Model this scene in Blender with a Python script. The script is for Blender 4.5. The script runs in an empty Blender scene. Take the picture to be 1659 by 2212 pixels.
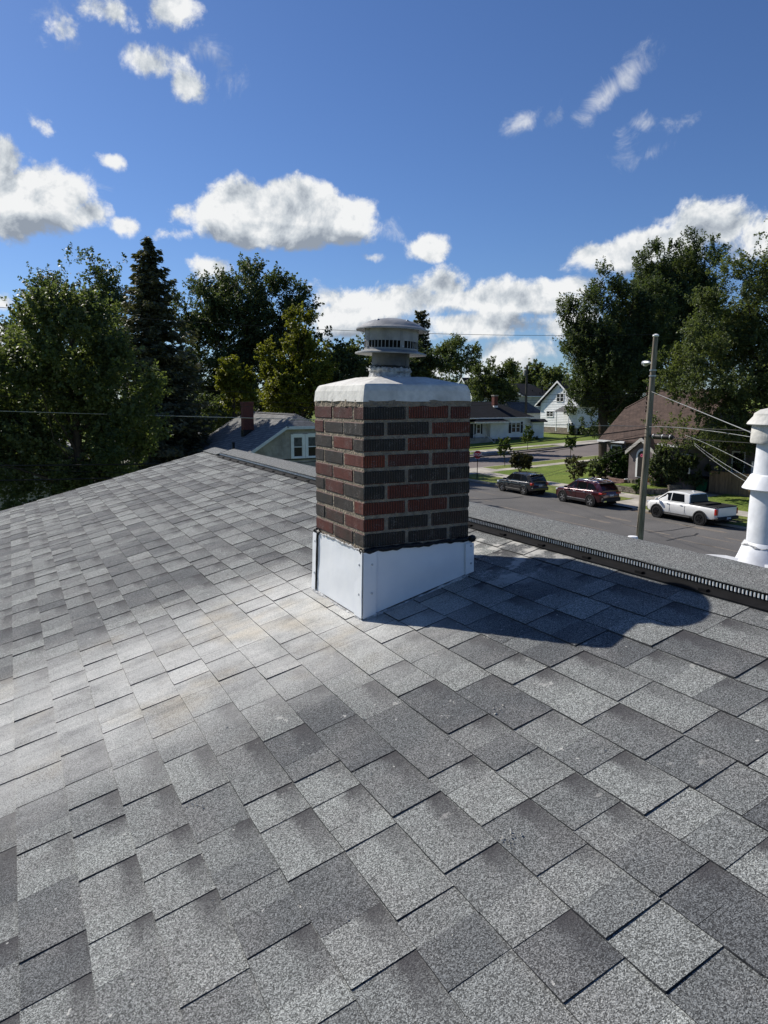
import bpy, bmesh, math, random
import numpy as np
from mathutils import Vector, Matrix
random.seed(7)
rng = np.random.default_rng(11)
SC = bpy.context.scene
COL = SC.collection
PI = math.pi

# ------------------------------------------------------------------ camera
EYE = 7.45
PITCH = math.radians(9.1)
YAW = math.radians(-27.6)
FPX, CX, CY = 1534.0, 829.5, 1106.0            # photo measured on a 1659 x 2212 print
cd = bpy.data.cameras.new('camera')
cam = bpy.data.objects.new('camera', cd)
COL.objects.link(cam)
cam.location = (0, 0, EYE)
cam.rotation_euler = (PI / 2 - PITCH, 0, YAW)
cd.sensor_fit = 'VERTICAL'
cd.sensor_height = 36.0
cd.lens = 36.0 * FPX / 2212.0
cd.clip_start = 0.05
cd.clip_end = 6000
SC.camera = cam

# ------------------------------------------------------------------ exposure, sun, sky
SC.view_settings.view_transform = 'Standard'
SC.view_settings.look = 'None'
SC.view_settings.exposure = 0.18
SC.view_settings.gamma = 1.0
SC.view_settings.use_curve_mapping = False

SUN_EL = math.radians(38.8)
SUN_H = Vector((-0.51, 1.20)).normalized()       # compass direction towards the sun
SUN_DIR = Vector((SUN_H.x * math.cos(SUN_EL), SUN_H.y * math.cos(SUN_EL), math.sin(SUN_EL)))
sl = bpy.data.lights.new('sun', 'SUN')
sl.energy = 5.0
sl.angle = math.radians(0.5)
sl.color = (1.0, 0.95, 0.87)
sun = bpy.data.objects.new('sun', sl)
COL.objects.link(sun)
sun.rotation_euler = SUN_DIR.to_track_quat('Z', 'Y').to_euler()
sun.location = (-20, 40, 60)

def pray(u, v):
    """direction through a point of the photo (1659 x 2212 print), world axes"""
    x = (u - CX) / FPX
    y = (CY - v) / FPX
    f = math.cos(PITCH) + y * math.sin(PITCH)
    z = -math.sin(PITCH) + y * math.cos(PITCH)
    c, s = math.cos(YAW), math.sin(YAW)
    return Vector((c * x - s * f, s * x + c * f, z))
def at(u, v, d):
    """the point on that ray at forward distance d"""
    r = pray(u, v)
    f = -math.sin(YAW) * r.x + math.cos(YAW) * r.y
    return r * (d / f) + Vector((0, 0, EYE))
def atx(u, v, x):
    r = pray(u, v); return r * (x / r.x) + Vector((0, 0, EYE))
def aty(u, v, y):
    r = pray(u, v); return r * (y / r.y) + Vector((0, 0, EYE))

world = bpy.data.worlds.new('World')
SC.world = world
world.use_nodes = True
def build_sky():
    nt = world.node_tree
    N, Lk = nt.nodes, nt.links
    N.clear()
    out = N.new('ShaderNodeOutputWorld')
    bg = N.new('ShaderNodeBackground')
    bg.inputs['Strength'].default_value = SKY_STRENGTH
    Lk.new(bg.outputs[0], out.inputs[0])
    sky = N.new('ShaderNodeTexSky')
    sky.sky_type = 'NISHITA'
    sky.sun_disc = False
    sky.sun_elevation = SUN_EL
    sky.sun_rotation = math.atan2(SUN_H.x, SUN_H.y)
    sky.altitude = 300
    sky.air_density = 1.0
    sky.dust_density = 0.35
    sky.ozone_density = 2.6
    tc = N.new('ShaderNodeTexCoord')
    D = tc.outputs['Generated']
    def math_(op, a, b=None, c=None, clamp=False):
        n = N.new('ShaderNodeMath'); n.operation = op; n.use_clamp = clamp
        for i, q in enumerate((a, b, c)):
            if q is None: continue
            if isinstance(q, (int, float)): n.inputs[i].default_value = q
            else: Lk.new(q, n.inputs[i])
        return n.outputs[0]
    upv = N.new('ShaderNodeVectorMath'); upv.operation = 'ADD'; Lk.new(D, upv.inputs[0]); upv.inputs[1].default_value = (0, 0, 0.030)
    D_UP = upv.outputs[0]
    def blob(u, v, ru, rv, rot, w, src=None):
        d = pray(u, v).normalized()
        t = Vector((0, 0, 1)).cross(d); t = -t.normalized()       # to the right
        b = t.cross(d).normalized()
        if b.z < 0: b = -b
        cr, sr = math.cos(math.radians(rot)), math.sin(math.radians(rot))
        t2 = t * cr + b * sr; b2 = b * cr - t * sr
        dist = math.hypot(math.hypot(u - CX, v - CY), FPX)
        M = Matrix((t2, d, b2)).transposed()
        m = N.new('ShaderNodeMapping'); m.vector_type = 'TEXTURE'
        Lk.new(D if src is None else src, m.inputs['Vector'])
        m.inputs['Rotation'].default_value = M.to_euler('XYZ')
        m.inputs['Scale'].default_value = (ru / dist, 1e4, rv / dist)
        ln = N.new('ShaderNodeVectorMath'); ln.operation = 'LENGTH'
        Lk.new(m.outputs[0], ln.inputs[0])
        return math_('MULTIPLY', math_('SUBTRACT', 1.0, ln.outputs['Value']), w)
    def noise(scale, detail, rough, off=None, dist=0.0):
        n = N.new('ShaderNodeTexNoise')
        n.inputs['Scale'].default_value = scale
        n.inputs['Detail'].default_value = detail
        n.inputs['Roughness'].default_value = rough
        n.inputs['Distortion'].default_value = dist
        if off is None: Lk.new(D, n.inputs['Vector'])
        else:
            a = N.new('ShaderNodeVectorMath'); a.operation = 'ADD'
            Lk.new(D, a.inputs[0]); a.inputs[1].default_value = off
            Lk.new(a.outputs[0], n.inputs['Vector'])
        return n.outputs['Fac']
    def union(lst, src=None):
        o = None
        for q in lst:
            s = blob(*q, src)
            o = s if o is None else math_('MAXIMUM', o, s)
        return o
    n1 = noise(12.0, 10.0, 0.62, None, 0.2)
    n2 = noise(12.0, 6.0, 0.60, tuple((Vector((0, 0, 1)) * 0.7 + SUN_DIR * 0.3) * 0.022), 0.2)
    nbig = noise(4.0, 4.0, 0.5, (3.1, 0.2, 5.0))
    nw = noise(24.0, 8.0, 0.66, (1.7, 4.2, 0.3), 0.6)
    thick = union(CLOUDS_THICK)
    thin = union(CLOUDS_THIN)
    belly = math_('MULTIPLY', math_('SUBTRACT', union([c_ for c_ in CLOUDS_THICK if c_[2] > 60], D_UP), thick), 1.05, None, True)
    # thick cumulus
    d1 = math_('ADD', math_('MAXIMUM', thick, -3.0), math_('MULTIPLY', math_('SUBTRACT', n1, 0.57), 2.7))
    d1 = math_('ADD', d1, math_('MULTIPLY', math_('SUBTRACT', nw, 0.5), 0.75))
    mr = N.new('ShaderNodeMapRange'); mr.interpolation_type = 'SMOOTHSTEP'
    Lk.new(d1, mr.inputs[0]); mr.inputs[1].default_value = 0.0; mr.inputs[2].default_value = 0.46
    a1 = mr.outputs[0]
    # thin torn wisps
    d2 = math_('ADD', thin, math_('MULTIPLY', math_('SUBTRACT', nw, 0.52), 2.2))
    d2 = math_('ADD', d2, math_('MULTIPLY', math_('SUBTRACT', n1, 0.5), 1.0))
    mr2 = N.new('ShaderNodeMapRange'); mr2.interpolation_type = 'SMOOTHSTEP'
    Lk.new(d2, mr2.inputs[0]); mr2.inputs[1].default_value = -0.05; mr2.inputs[2].default_value = 0.95
    a2 = math_('MULTIPLY', mr2.outputs[0], 0.72)
    alpha = math_('SUBTRACT', 1.0, math_('MULTIPLY', math_('SUBTRACT', 1.0, a1), math_('SUBTRACT', 1.0, a2)))
    # self shading of the billows: thick and under side greyer
    lit = math_('MULTIPLY', math_('SUBTRACT', n1, n2), 3.4)
    core = math_('MULTIPLY', math_('SUBTRACT', d1, 0.5, None, True), 0.40)
    core = math_('MULTIPLY', core, math_('ADD', math_('MULTIPLY', nbig, 2.4), -0.45, None, True))
    belly = math_('MULTIPLY', belly, math_('ADD', math_('MULTIPLY', nbig, 1.6), 0.2, None, True))
    sh = math_('SUBTRACT', math_('SUBTRACT', math_('ADD', 0.90, lit), core), belly)
    mr3 = N.new('ShaderNodeMapRange')
    Lk.new(sh, mr3.inputs[0]); mr3.inputs[1].default_value = 0.25; mr3.inputs[2].default_value = 1.0
    cr = N.new('ShaderNodeValToRGB')
    cr.color_ramp.elements[0].color = (0.26, 0.30, 0.36, 1)
    cr.color_ramp.elements[1].color = (0.79, 0.80, 0.805, 1)
    e = cr.color_ramp.elements.new(0.55); e.color = (0.53, 0.57, 0.61, 1)
    Lk.new(mr3.outputs[0], cr.inputs[0])
    sc = N.new('ShaderNodeVectorMath'); sc.operation = 'SCALE'
    Lk.new(cr.outputs[0], sc.inputs[0]); sc.inputs['Scale'].default_value = 1.0 / SKY_STRENGTH
    tint = N.new('ShaderNodeMix'); tint.data_type = 'RGBA'; tint.blend_type = 'MULTIPLY'
    tint.inputs[0].default_value = 1.0
    Lk.new(sky.outputs[0], tint.inputs[6]); tint.inputs[7].default_value = SKY_TINT
    mx = N.new('ShaderNodeMix'); mx.data_type = 'RGBA'
    Lk.new(alpha, mx.inputs[0]); Lk.new(tint.outputs[2], mx.inputs[6]); Lk.new(sc.outputs[0], mx.inputs[7])
    Lk.new(mx.outputs[2], bg.inputs['Color'])
    world.cycles.sampling_method = 'MANUAL'
    world.cycles.sample_map_resolution = 512
SKY_STRENGTH = 0.070
SKY_TINT = (0.68, 0.875, 1.22, 1)
# clouds: direction (u, v), angular half sizes, tilt, weight
CLOUDS_THICK = [
    (250, 28, 130, 62, 0, .95), (365, 22, 90, 50, 0, .95), (140, 62, 70, 46, 25, .75), (325, 135, 100, 60, -10, .95), (400, 188, 66, 48, -35, .95),
    (50, 425, 160, 105, 0, 1.9), (5, 350, 80, 80, 0, 1.5), (25, 480, 90, 60, 0, 1.2),
    (190, 462, 74, 38, 5, .95), (270, 487, 48, 30, 0, .95), (242, 347, 38, 20, -15, .6), (100, 276, 42, 28, -30, .5),
    (530, 448, 130, 78, 0, 1.8), (640, 455, 150, 86, 0, 1.9), (755, 470, 90, 70, 0, 1.5), (600, 500, 190, 50, 0, 1.4),
    (385, 460, 58, 40, 20, .9), (365, 503, 56, 28, 0, .75), (470, 580, 75, 42, 0, 1.0),
    (920, 537, 52, 34, 0, .95), (800, 558, 56, 19, 0, .65),
    (860, 650, 260, 65, 0, 1.25), (965, 622, 95, 48, 0, 1.2), (770, 690, 150, 70, 0, 1.2), (1000, 700, 230, 50, 0, .95),
    (1170, 628, 150, 34, 8, .85), (1120, 770, 150, 60, 0, .85), (1230, 705, 120, 40, 0, .7), (900, 790, 300, 50, 0, .75),
    (1410, 535, 210, 56, 6, 1.4), (1000, 645, 270, 48, 0, 1.15), (1160, 655, 130, 34, 0, 1.0), (1540, 490, 150, 66, 0, 1.2), (1660, 510, 130, 70, 0, 1.1), (1280, 548, 105, 42, 10, 1.15),
    (10, 655, 50, 36, 0, .8), (0, 715, 60, 40, 0, .8), (-350, 560, 200, 80, 0, 1.1), (-420, 250, 150, 70, 0, .9),
    (1900, 420, 160, 70, 0, 1.0), (2150, 640, 260, 90, 0, 1.1), (1850, 120, 120, 46, 20, .7), (700, -380, 200, 70, 10, .8)]
CLOUDS_THIN = [
    (1310, 205, 125, 36, 38, .75), (1125, 267, 46, 22, 15, .6), (1195, 257, 34, 18, 25, .35), (1345, 318, 38, 36, 0, .35),
    (1395, 265, 34, 16, 0, .35), (1462, 262, 56, 18, 5, .4), (455, 108, 48, 28, 0, .4), (130, 55, 60, 50, 20, .6),
    (150, 430, 90, 50, 10, .5), (820, 500, 40, 25, 0, .4), (1400, 335, 40, 12, 20, .2), (500, 175, 20, 20, 0, .15)]
build_sky()

# ------------------------------------------------------------------ helpers
class MB:
    """collects faces and links them as ONE mesh object"""
    def __init__(s): s.v = []; s.f = []; s.m = []; s.t = []
    def add(s, vs, fs, mi=0, tint=0.5):
        o = len(s.v)
        s.v += [tuple(q) for q in vs]
        for f in fs:
            s.f.append(tuple(o + i for i in f)); s.m.append(mi); s.t.append(tint)
        return s
    def quad(s, a, b, c, d, mi=0, tint=.5): return s.add([a, b, c, d], [(0, 1, 2, 3)], mi, tint)
    def box(s, lo, hi, mi=0, tint=.5, M=None):
        x0, y0, z0 = lo; x1, y1, z1 = hi
        vs = [(x0, y0, z0), (x1, y0, z0), (x1, y1, z0), (x0, y1, z0), (x0, y0, z1), (x1, y0, z1), (x1, y1, z1), (x0, y1, z1)]
        if M is not None: vs = [M @ Vector(q) for q in vs]
        return s.add(vs, [(3, 2, 1, 0), (4, 5, 6, 7), (0, 1, 5, 4), (1, 2, 6, 5), (2, 3, 7, 6), (3, 0, 4, 7)], mi, tint)
    def prism(s, poly, vec, mi=0, tint=.5):
        """closed prism: polygon (3-d points, counter-clockwise seen against vec) pushed along vec"""
        n = len(poly); vec = Vector(vec)
        a = [Vector(q) for q in poly]; b = [q + vec for q in a]
        fs = [tuple(range(n - 1, -1, -1)), tuple(range(n, 2 * n))]
        fs += [(i, (i + 1) % n, n + (i + 1) % n, n + i) for i in range(n)]
        return s.add(a + b, fs, mi, tint)
    def tube(s, pts, rad, n=8, mi=0, tint=.5, caps=True):
        pts = [Vector(q) for q in pts]
        if not hasattr(rad, '__len__'): rad = [rad] * len(pts)
        rings = []
        up = Vector((0, 0, 1))
        for i, q in enumerate(pts):
            d = (pts[min(i + 1, len(pts) - 1)] - pts[max(i - 1, 0)]).normalized()
            r = up if abs(d.z) < .9 else Vector((1, 0, 0))
            x = d.cross(r).normalized(); y = x.cross(d).normalized()
            rings.append([q + (x * math.cos(2 * PI * k / n) + y * math.sin(2 * PI * k / n)) * rad[i] for k in range(n)])
        vs = [p for r in rings for p in r]
        fs = []
        for i in range(len(pts) - 1):
            for k in range(n):
                a = i * n + k; b = i * n + (k + 1) % n
                fs.append((a, a + n, b + n, b))
        if caps: fs += [tuple(range(n)), tuple((len(pts) - 1) * n + k for k in range(n - 1, -1, -1))]
        return s.add(vs, fs, mi, tint)
    def lathe(s, prof, c=(0, 0, 0), n=32, mi=0, tint=.5, M=None, close=False):
        """profile of (r, z) turned about z"""
        vs = []
        for r, z in prof:
            for k in range(n):
                q = Vector((r * math.cos(2 * PI * k / n), r * math.sin(2 * PI * k / n), z))
                if M is not None: q = M @ q
                vs.append(q + Vector(c))
        fs = []
        m = len(prof)
        for i in range(m - 1 if not close else m):
            j = (i + 1) % m
            for k in range(n):
                k2 = (k + 1) % n
                fs.append((i * n + k, i * n + k2, j * n + k2, j * n + k))
        return s.add(vs, fs, mi, tint)
    def build(s, name, mat, parent=None, smooth=None, bevel=0, seg=1, label=None, kind=None, attr=True, fixn=True, local=False):
        me = bpy.data.meshes.new(name)
        me.from_pydata(s.v, [], s.f)
        mats = mat if isinstance(mat, (list, tuple)) else [mat]
        for q in mats: me.materials.append(q)
        me.polygons.foreach_set('material_index', s.m)
        if attr:
            a = me.attributes.new('tint', 'FLOAT', 'FACE'); a.data.foreach_set('value', s.t)
        if bevel or smooth or fixn:
            bm = bmesh.new(); bm.from_mesh(me)
            if fixn: bmesh.ops.recalc_face_normals(bm, faces=bm.faces)
            if bevel:
                es = [e for e in bm.edges if len(e.link_faces) == 2 and e.calc_face_angle() > .5]
                bmesh.ops.bevel(bm, geom=es, offset=bevel, segments=seg, affect='EDGES', profile=.6, clamp_overlap=True)
            if smooth:
                for fc in bm.faces: fc.smooth = True
                for e in bm.edges:
                    if len(e.link_faces) == 2 and e.calc_face_angle() > smooth: e.smooth = False
            bm.to_mesh(me); bm.free()
        o = bpy.data.objects.new(name, me)
        COL.objects.link(o)
        put(o, parent, local)
        if label: o['label'] = label
        if kind: o['kind'] = kind
        return o
WOFF = {}
def put(o, parent, local=False):
    if parent is not None:
        o.parent = parent
        if not local:
            off = WOFF.get(parent.name, Vector((0, 0, 0)))
            o.location = -off
        WOFF[o.name] = Vector((0, 0, 0))
    else:
        WOFF[o.name] = Vector((0, 0, 0))
def thing(name, label, cat, loc=(0, 0, 0), group=None, rotz=0):
    o = bpy.data.objects.new(name, None)
    COL.objects.link(o)
    o.location = loc; o.rotation_euler = (0, 0, rotz)
    o.empty_display_size = .2
    o['label'] = label; o['category'] = cat
    if group: o['group'] = group
    WOFF[o.name] = Vector(loc)
    return o
def tag(o, label, cat, group=None):
    o['label'] = label; o['category'] = cat
    if group: o['group'] = group
    return o
def struct(o): o['kind'] = 'structure'; return o

# ------------------------------------------------------------------ materials
def M(name, col, rough=.8, var=.15, scale=3.0, col2=None, bump=0.0, bscale=40.0, spec=.3, metal=0.0, tint=0.0, stretch=None, coat=0.0, fine=0.0, fscale=200.0):
    m = bpy.data.materials.new(name); m.use_nodes = True
    nt = m.node_tree; N, Lk = nt.nodes, nt.links
    b = N['Principled BSDF']
    b.inputs['Roughness'].default_value = rough
    b.inputs['Specular IOR Level'].default_value = spec
    b.inputs['Metallic'].default_value = metal
    b.inputs['Coat Weight'].default_value = coat
    if coat: b.inputs['Coat Roughness'].default_value = .03
    tc = N.new('ShaderNodeTexCoord')
    src = tc.outputs['Object']
    if stretch:
        mp = N.new('ShaderNodeMapping'); mp.inputs['Scale'].default_value = stretch
        Lk.new(src, mp.inputs[0]); src = mp.outputs[0]
    nz = N.new('ShaderNodeTexNoise'); nz.inputs['Scale'].default_value = scale
    nz.inputs['Detail'].default_value = 6; nz.inputs['Roughness'].default_value = .6
    Lk.new(src, nz.inputs['Vector'])
    mx = N.new('ShaderNodeMix'); mx.data_type = 'RGBA'
    c2 = col2 if col2 else tuple(q * (1 - 2 * var) for q in col)
    c1 = col if col2 else tuple(min(1, q * (1 + var)) for q in col)
    mx.inputs[6].default_value = (*c1, 1); mx.inputs[7].default_value = (*c2, 1)
    mr = N.new('ShaderNodeMapRange'); Lk.new(nz.outputs['Fac'], mr.inputs[0])
    mr.inputs[1].default_value = .35; mr.inputs[2].default_value = .65
    Lk.new(mr.outputs[0], mx.inputs[0])
    res = mx.outputs[2]
    def mul(res, fac):
        v = N.new('ShaderNodeVectorMath'); v.operation = 'SCALE'
        Lk.new(res, v.inputs[0]); Lk.new(fac, v.inputs['Scale']); return v.outputs[0]
    if tint:
        at_ = N.new('ShaderNodeAttribute'); at_.attribute_name = 'tint'
        r2 = N.new('ShaderNodeMapRange'); Lk.new(at_.outputs['Fac'], r2.inputs[0])
        r2.inputs[3].default_value = 1 - tint; r2.inputs[4].default_value = 1 + tint
        res = mul(res, r2.outputs[0])
    if fine:
        n3 = N.new('ShaderNodeTexNoise'); n3.inputs['Scale'].default_value = fscale; n3.inputs['Detail'].default_value = 2
        Lk.new(src, n3.inputs['Vector'])
        r3 = N.new('ShaderNodeMapRange'); Lk.new(n3.outputs['Fac'], r3.inputs[0])
        r3.inputs[1].default_value = .3; r3.inputs[2].default_value = .7
        r3.inputs[3].default_value = 1 - fine; r3.inputs[4].default_value = 1 + fine
        res = mul(res, r3.outputs[0])
    Lk.new(res, b.inputs['Base Color'])
    if bump:
        n2 = N.new('ShaderNodeTexNoise'); n2.inputs['Scale'].default_value = bscale; n2.inputs['Detail'].default_value = 4
        Lk.new(src, n2.inputs['Vector'])
        bp = N.new('ShaderNodeBump'); bp.inputs['Strength'].default_value = bump; bp.inputs['Distance'].default_value = .02
        Lk.new(n2.outputs['Fac'], bp.inputs['Height']); Lk.new(bp.outputs[0], b.inputs['Normal'])
    return m
def leafmat(name, col, col2, trans=.35):
    m = bpy.data.materials.new(name); m.use_nodes = True
    nt = m.node_tree; N, Lk = nt.nodes, nt.links
    b = N['Principled BSDF']; out = N['Material Output']
    b.inputs['Roughness'].default_value = .48
    b.inputs['Specular IOR Level'].default_value = .15
    a = N.new('ShaderNodeAttribute'); a.attribute_name = 'tint'
    mx = N.new('ShaderNodeMix'); mx.data_type = 'RGBA'
    mx.inputs[6].default_value = (*col, 1); mx.inputs[7].default_value = (*col2, 1)
    Lk.new(a.outputs['Fac'], mx.inputs[0]); Lk.new(mx.outputs[2], b.inputs['Base Color'])
    t = N.new('ShaderNodeBsdfTranslucent')
    sc = N.new('ShaderNodeMix'); sc.data_type = 'RGBA'; sc.blend_type = 'MULTIPLY'; sc.inputs[0].default_value = 1
    Lk.new(mx.outputs[2], sc.inputs[6]); sc.inputs[7].default_value = (1.5, 1.6, .7, 1)
    Lk.new(sc.outputs[2], t.inputs['Color'])
    ms = N.new('ShaderNodeMixShader'); ms.inputs[0].default_value = trans
    Lk.new(b.outputs[0], ms.inputs[1]); Lk.new(t.outputs[0], ms.inputs[2]); Lk.new(ms.outputs[0], out.inputs['Surface'])
    return m
# ------------------------------------------------------------------ terrain and streets
GRADE = .04
def th(x, y=0):
    return GRADE * max(0.0, min(x, 150.0) - 38.0)
m_grass = M('lawn_grass', (.165, .205, .040), .95, .25, .35, (.10, .15, .026), 1.0, 30, .15, fine=.45, fscale=9)
m_verge = M('verge_grass', (.175, .20, .05), .95, .25, .5, (.115, .145, .036), 1.0, 30, .15, fine=.4, fscale=9)
m_asph = M('asphalt', (.140, .133, .126), .9, .2, .25, (.100, .096, .092), .5, 60, .25, fine=.22, fscale=14)
m_asph2 = M('pinkish_asphalt', (.185, .158, .146), .9, .1, .3, (.155, .134, .124), .4, 60, .2, fine=.12, fscale=14)
m_conc = M('concrete', (.42, .385, .33), .9, .15, .8, None, .4, 40, .2, tint=.18)
m_dirt = M('dirt_gutter', (.22, .175, .125), .95, .25, 1.2, (.14, .11, .085), .6, 30, .15)
m_patch = M('road_patch', (.25, .21, .17), .95, .3, 2.5, (.15, .135, .12), .4, 40, .2)
m_crack = M('crack_tar', (.035, .035, .037), .7, .1, 3)

def sheet(name, x0, x1, y0, y1, dz, mat, n=None, thick=.0, parent=None, kind='structure', jag=0):
    """a sheet draped on the terrain"""
    b = MB()
    nx = n or max(1, int((x1 - x0) / 4))
    xs = [x0 + (x1 - x0) * i / nx for i in range(nx + 1)]
    for i in range(nx):
        a, c = xs[i], xs[i + 1]
        za, zc = th(a) + dz, th(c) + dz
        if thick:
            b.add([(a, y0, za - thick), (c, y0, zc - thick), (c, y1, zc - thick), (a, y1, za - thick), (a, y0, za), (c, y0, zc), (c, y1, zc), (a, y1, za)],
                  [(4, 5, 6, 7), (0, 1, 5, 4), (2, 3, 7, 6)] + ([(3, 0, 4, 7)] if i == 0 else []) + ([(1, 2, 6, 5)] if i == nx - 1 else []))
        else:
            b.quad((a, y0, za), (c, y0, zc), (c, y1, zc), (a, y1, za))
    o = b.build(name, mat, parent, fixn=False)
    if kind: o['kind'] = kind
    return o
# the ground: one big sheet reaching the horizon
gb = MB()
gx = [-2500, -600, -150, -40, 0, 26, 38, 60, 90, 120, 150, 400, 1000, 3000]
gy = [-2500, -600, -100, -20, 20, 60, 100, 200, 500, 1200, 3000]
for i in range(len(gx) - 1):
    for j in range(len(gy) - 1):
        gb.quad(*[(gx[a], gy[c], th(gx[a]) - .06) for a, c in ((i, j), (i + 1, j), (i + 1, j + 1), (i, j + 1))])
struct(gb.build('ground', m_grass, fixn=False))
struct(sheet('street', 27, 37, -160, 260, 0, m_asph, 1))
sheet('cross_street', 37.002, 150, 61, 72.5, .002, m_asph2)
sheet('cross_street_west', -150, 26.998, 61, 72.5, .002, m_asph2, 4)
# kerbs: a real step
for nm, a in dict(k1=(37, 37.18, -160, 59), k2=(26.82, 27, -160, 59), k3=(37, 37.18, 74, 260), k4=(26.82, 27, 74, 260)).items():
    sheet('kerb', a[0], a[1], a[2], a[3], .12, m_conc, 1, .2)
for a in ((39, 150, 60.8, 61), (39, 150, 72.5, 72.7), (-150, 25, 60.8, 61), (-150, 25, 72.5, 72.7)):
    sheet('kerb', a[0], a[1], a[2], a[3], .125, m_conc, None, .2)
# raised lawns and verges
sheet('verge', 37.18, 40, -160, 34.3, .12, m_verge, 1, .2)
sheet('verge', 37.18, 40, 37.1, 53.4, .12, m_verge, 1, .2)
sheet('corner_verge', 37.9, 41, 53.4, 57.0, .10, m_verge, 1, .2)
sheet('lawn', 41.5, 150, 37.2, 57, .13, m_grass, None, .2)
sheet('lawn', 41.5, 150, -160, 34.3, .13, m_grass, None, .2)
sheet('verge', 43.4, 150, 58.4, 60.8, .12, m_verge, None, .2)
sheet('verge', 41.5, 52, 72.7, 74.9, .12, m_verge, None, .2)
sheet('verge', 57, 64.5, 72.7, 74.9, .12, m_verge, None, .2)
sheet('lawn', 37.18, 150, 76.4, 260, .13, m_grass, None, .2)
sheet('lawn', -150, 26.8, -160, 60.8, .12, m_grass, None, .2)
sheet('lawn', -150, 26.8, 72.7, 260, .12, m_grass, None, .2)
sheet('corner_pad', 37.9, 43.4, 57.0, 61.0, .115, m_conc, 2, .2)
sheet('dirt_gutter', 36.35, 37.0, 40.5, 58, .005, m_dirt, 1)
sheet('dirt_gutter', 36.5, 37.0, 20, 36, .005, m_dirt, 1)
def slab_walk(name, x0, x1, y0, y1, along, step=1.5, dz=.13):
    root = sheet(name, x0, x1, y0, y1, dz - .03, m_dirt, None, .15)
    a = (y0 if along == 'y' else x0); e = (y1 if along == 'y' else x1)
    first = None
    while a < e - .2:
        c = min(a + step, e)
        b = MB()
        X0, X1, Y0, Y1 = (x0, x1, a + .012, c - .012) if along == 'y' else (a + .012, c - .012, y0, y1)
        d = dz + random.uniform(-.006, .008)
        b.add([(X0, Y0, th(X0) + d - .1), (X1, Y0, th(X1) + d - .1), (X1, Y1, th(X1) + d - .1), (X0, Y1, th(X0) + d - .1),
               (X0, Y0, th(X0) + d), (X1, Y0, th(X1) + d), (X1, Y1, th(X1) + d), (X0, Y1, th(X0) + d)],
              [(4, 5, 6, 7), (0, 1, 5, 4), (1, 2, 6, 5), (2, 3, 7, 6), (3, 0, 4, 7)], 0, random.random())
        b.build('slab', m_conc, root, fixn=False)
        a = c
slab_walk('sidewalk', 40, 41.5, 18, 57.0, 'y')
slab_walk('sidewalk', 43.4, 76, 57.0, 58.35, 'x')
slab_walk('sidewalk', 41, 92, 74.95, 76.4, 'x')
sheet('driveway_apron', 41.5, 150, 34.3, 37.2, .10, m_dirt, None, .1)
slab_walk('driveway', 37.0, 45.8, 34.4, 37.0, 'x', 3.0, .122)
slab_walk('driveway', 52.2, 56.8, 72.7, 74.9, 'x', 2.3, .122)
slab_walk('driveway', 65, 74, 72.7, 74.9, 'x', 3.0, .122)
slab_walk('front_walk', 41.5, 43.6, 42.3, 43.6, 'x', 1.05, .135)
# worn patches and tar lines on the near street
pb = MB()
def patch(b, cx, cy, lx, ly, n=14, z=.006):
    ph = [random.uniform(.55, 1.0) for _ in range(n)]
    ph = [(ph[i - 1] + ph[i]) / 2 for i in range(n)]
    b.add([(cx + math.cos(2 * PI * i / n) * lx * ph[i], cy + math.sin(2 * PI * i / n) * ly * ph[i], z) for i in range(n)], [tuple(range(n))])
for u, v, lx, ly in [(1503, 1132, .22, 2.2), (1519, 1142, .35, 1.9), (1330, 1120, .3, 1.4), (1299, 1126, .25, 1.2), (1100, 1098, .15, 1.6), (1150, 1108, .12, 2.0),
                     (1225, 1110, .12, 2.4), (1420, 1150, .14, 1.6), (1440, 1127, .1, 2.2), (1540, 1164, .12, 2.0), (1370, 1137, .14, 1.0), (1560, 1185, .12, 1.6),
                     (1050, 1065, .12, 2.5), (1035, 1078, .1, 3.0), (1250, 1133, .1, 2.8), (1480, 1168, .1, 2.4), (1340, 1100, .1, 2.0), (1610, 1170, .2, 1.8)]:
    r = pray(u, v); p_ = r * (-EYE / r.z)
    patch(pb, p_.x, p_.y, lx, ly)
struct(pb.build('road_patch', m_patch, fixn=False))
cb = MB()
def ground_line(b, pts, w, z):
    P = []
    for u, v in pts:
        r = pray(u, v); P.append(r * (-EYE / r.z))
    for i in range(len(P) - 1):
        d = (P[i + 1] - P[i]); n = Vector((-d.y, d.x, 0)).normalized() * w
        a, c = P[i], P[i + 1]
        b.quad((a.x - n.x, a.y - n.y, z), (c.x - n.x, c.y - n.y, z), (c.x + n.x, c.y + n.y, z), (a.x + n.x, a.y + n.y, z))
ground_line(cb, [(1015, 1080), (1060, 1078), (1105, 1076), (1130, 1073)], .12, .010)
ground_line(cb, [(1440, 1168), (1480, 1159), (1500, 1157), (1507, 1152)], .06, .010)
ground_line(cb, [(1400, 1150), (1450, 1146), (1500, 1137)], .05, .010)
struct(cb.build('road_crack', m_crack, fixn=False))

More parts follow.
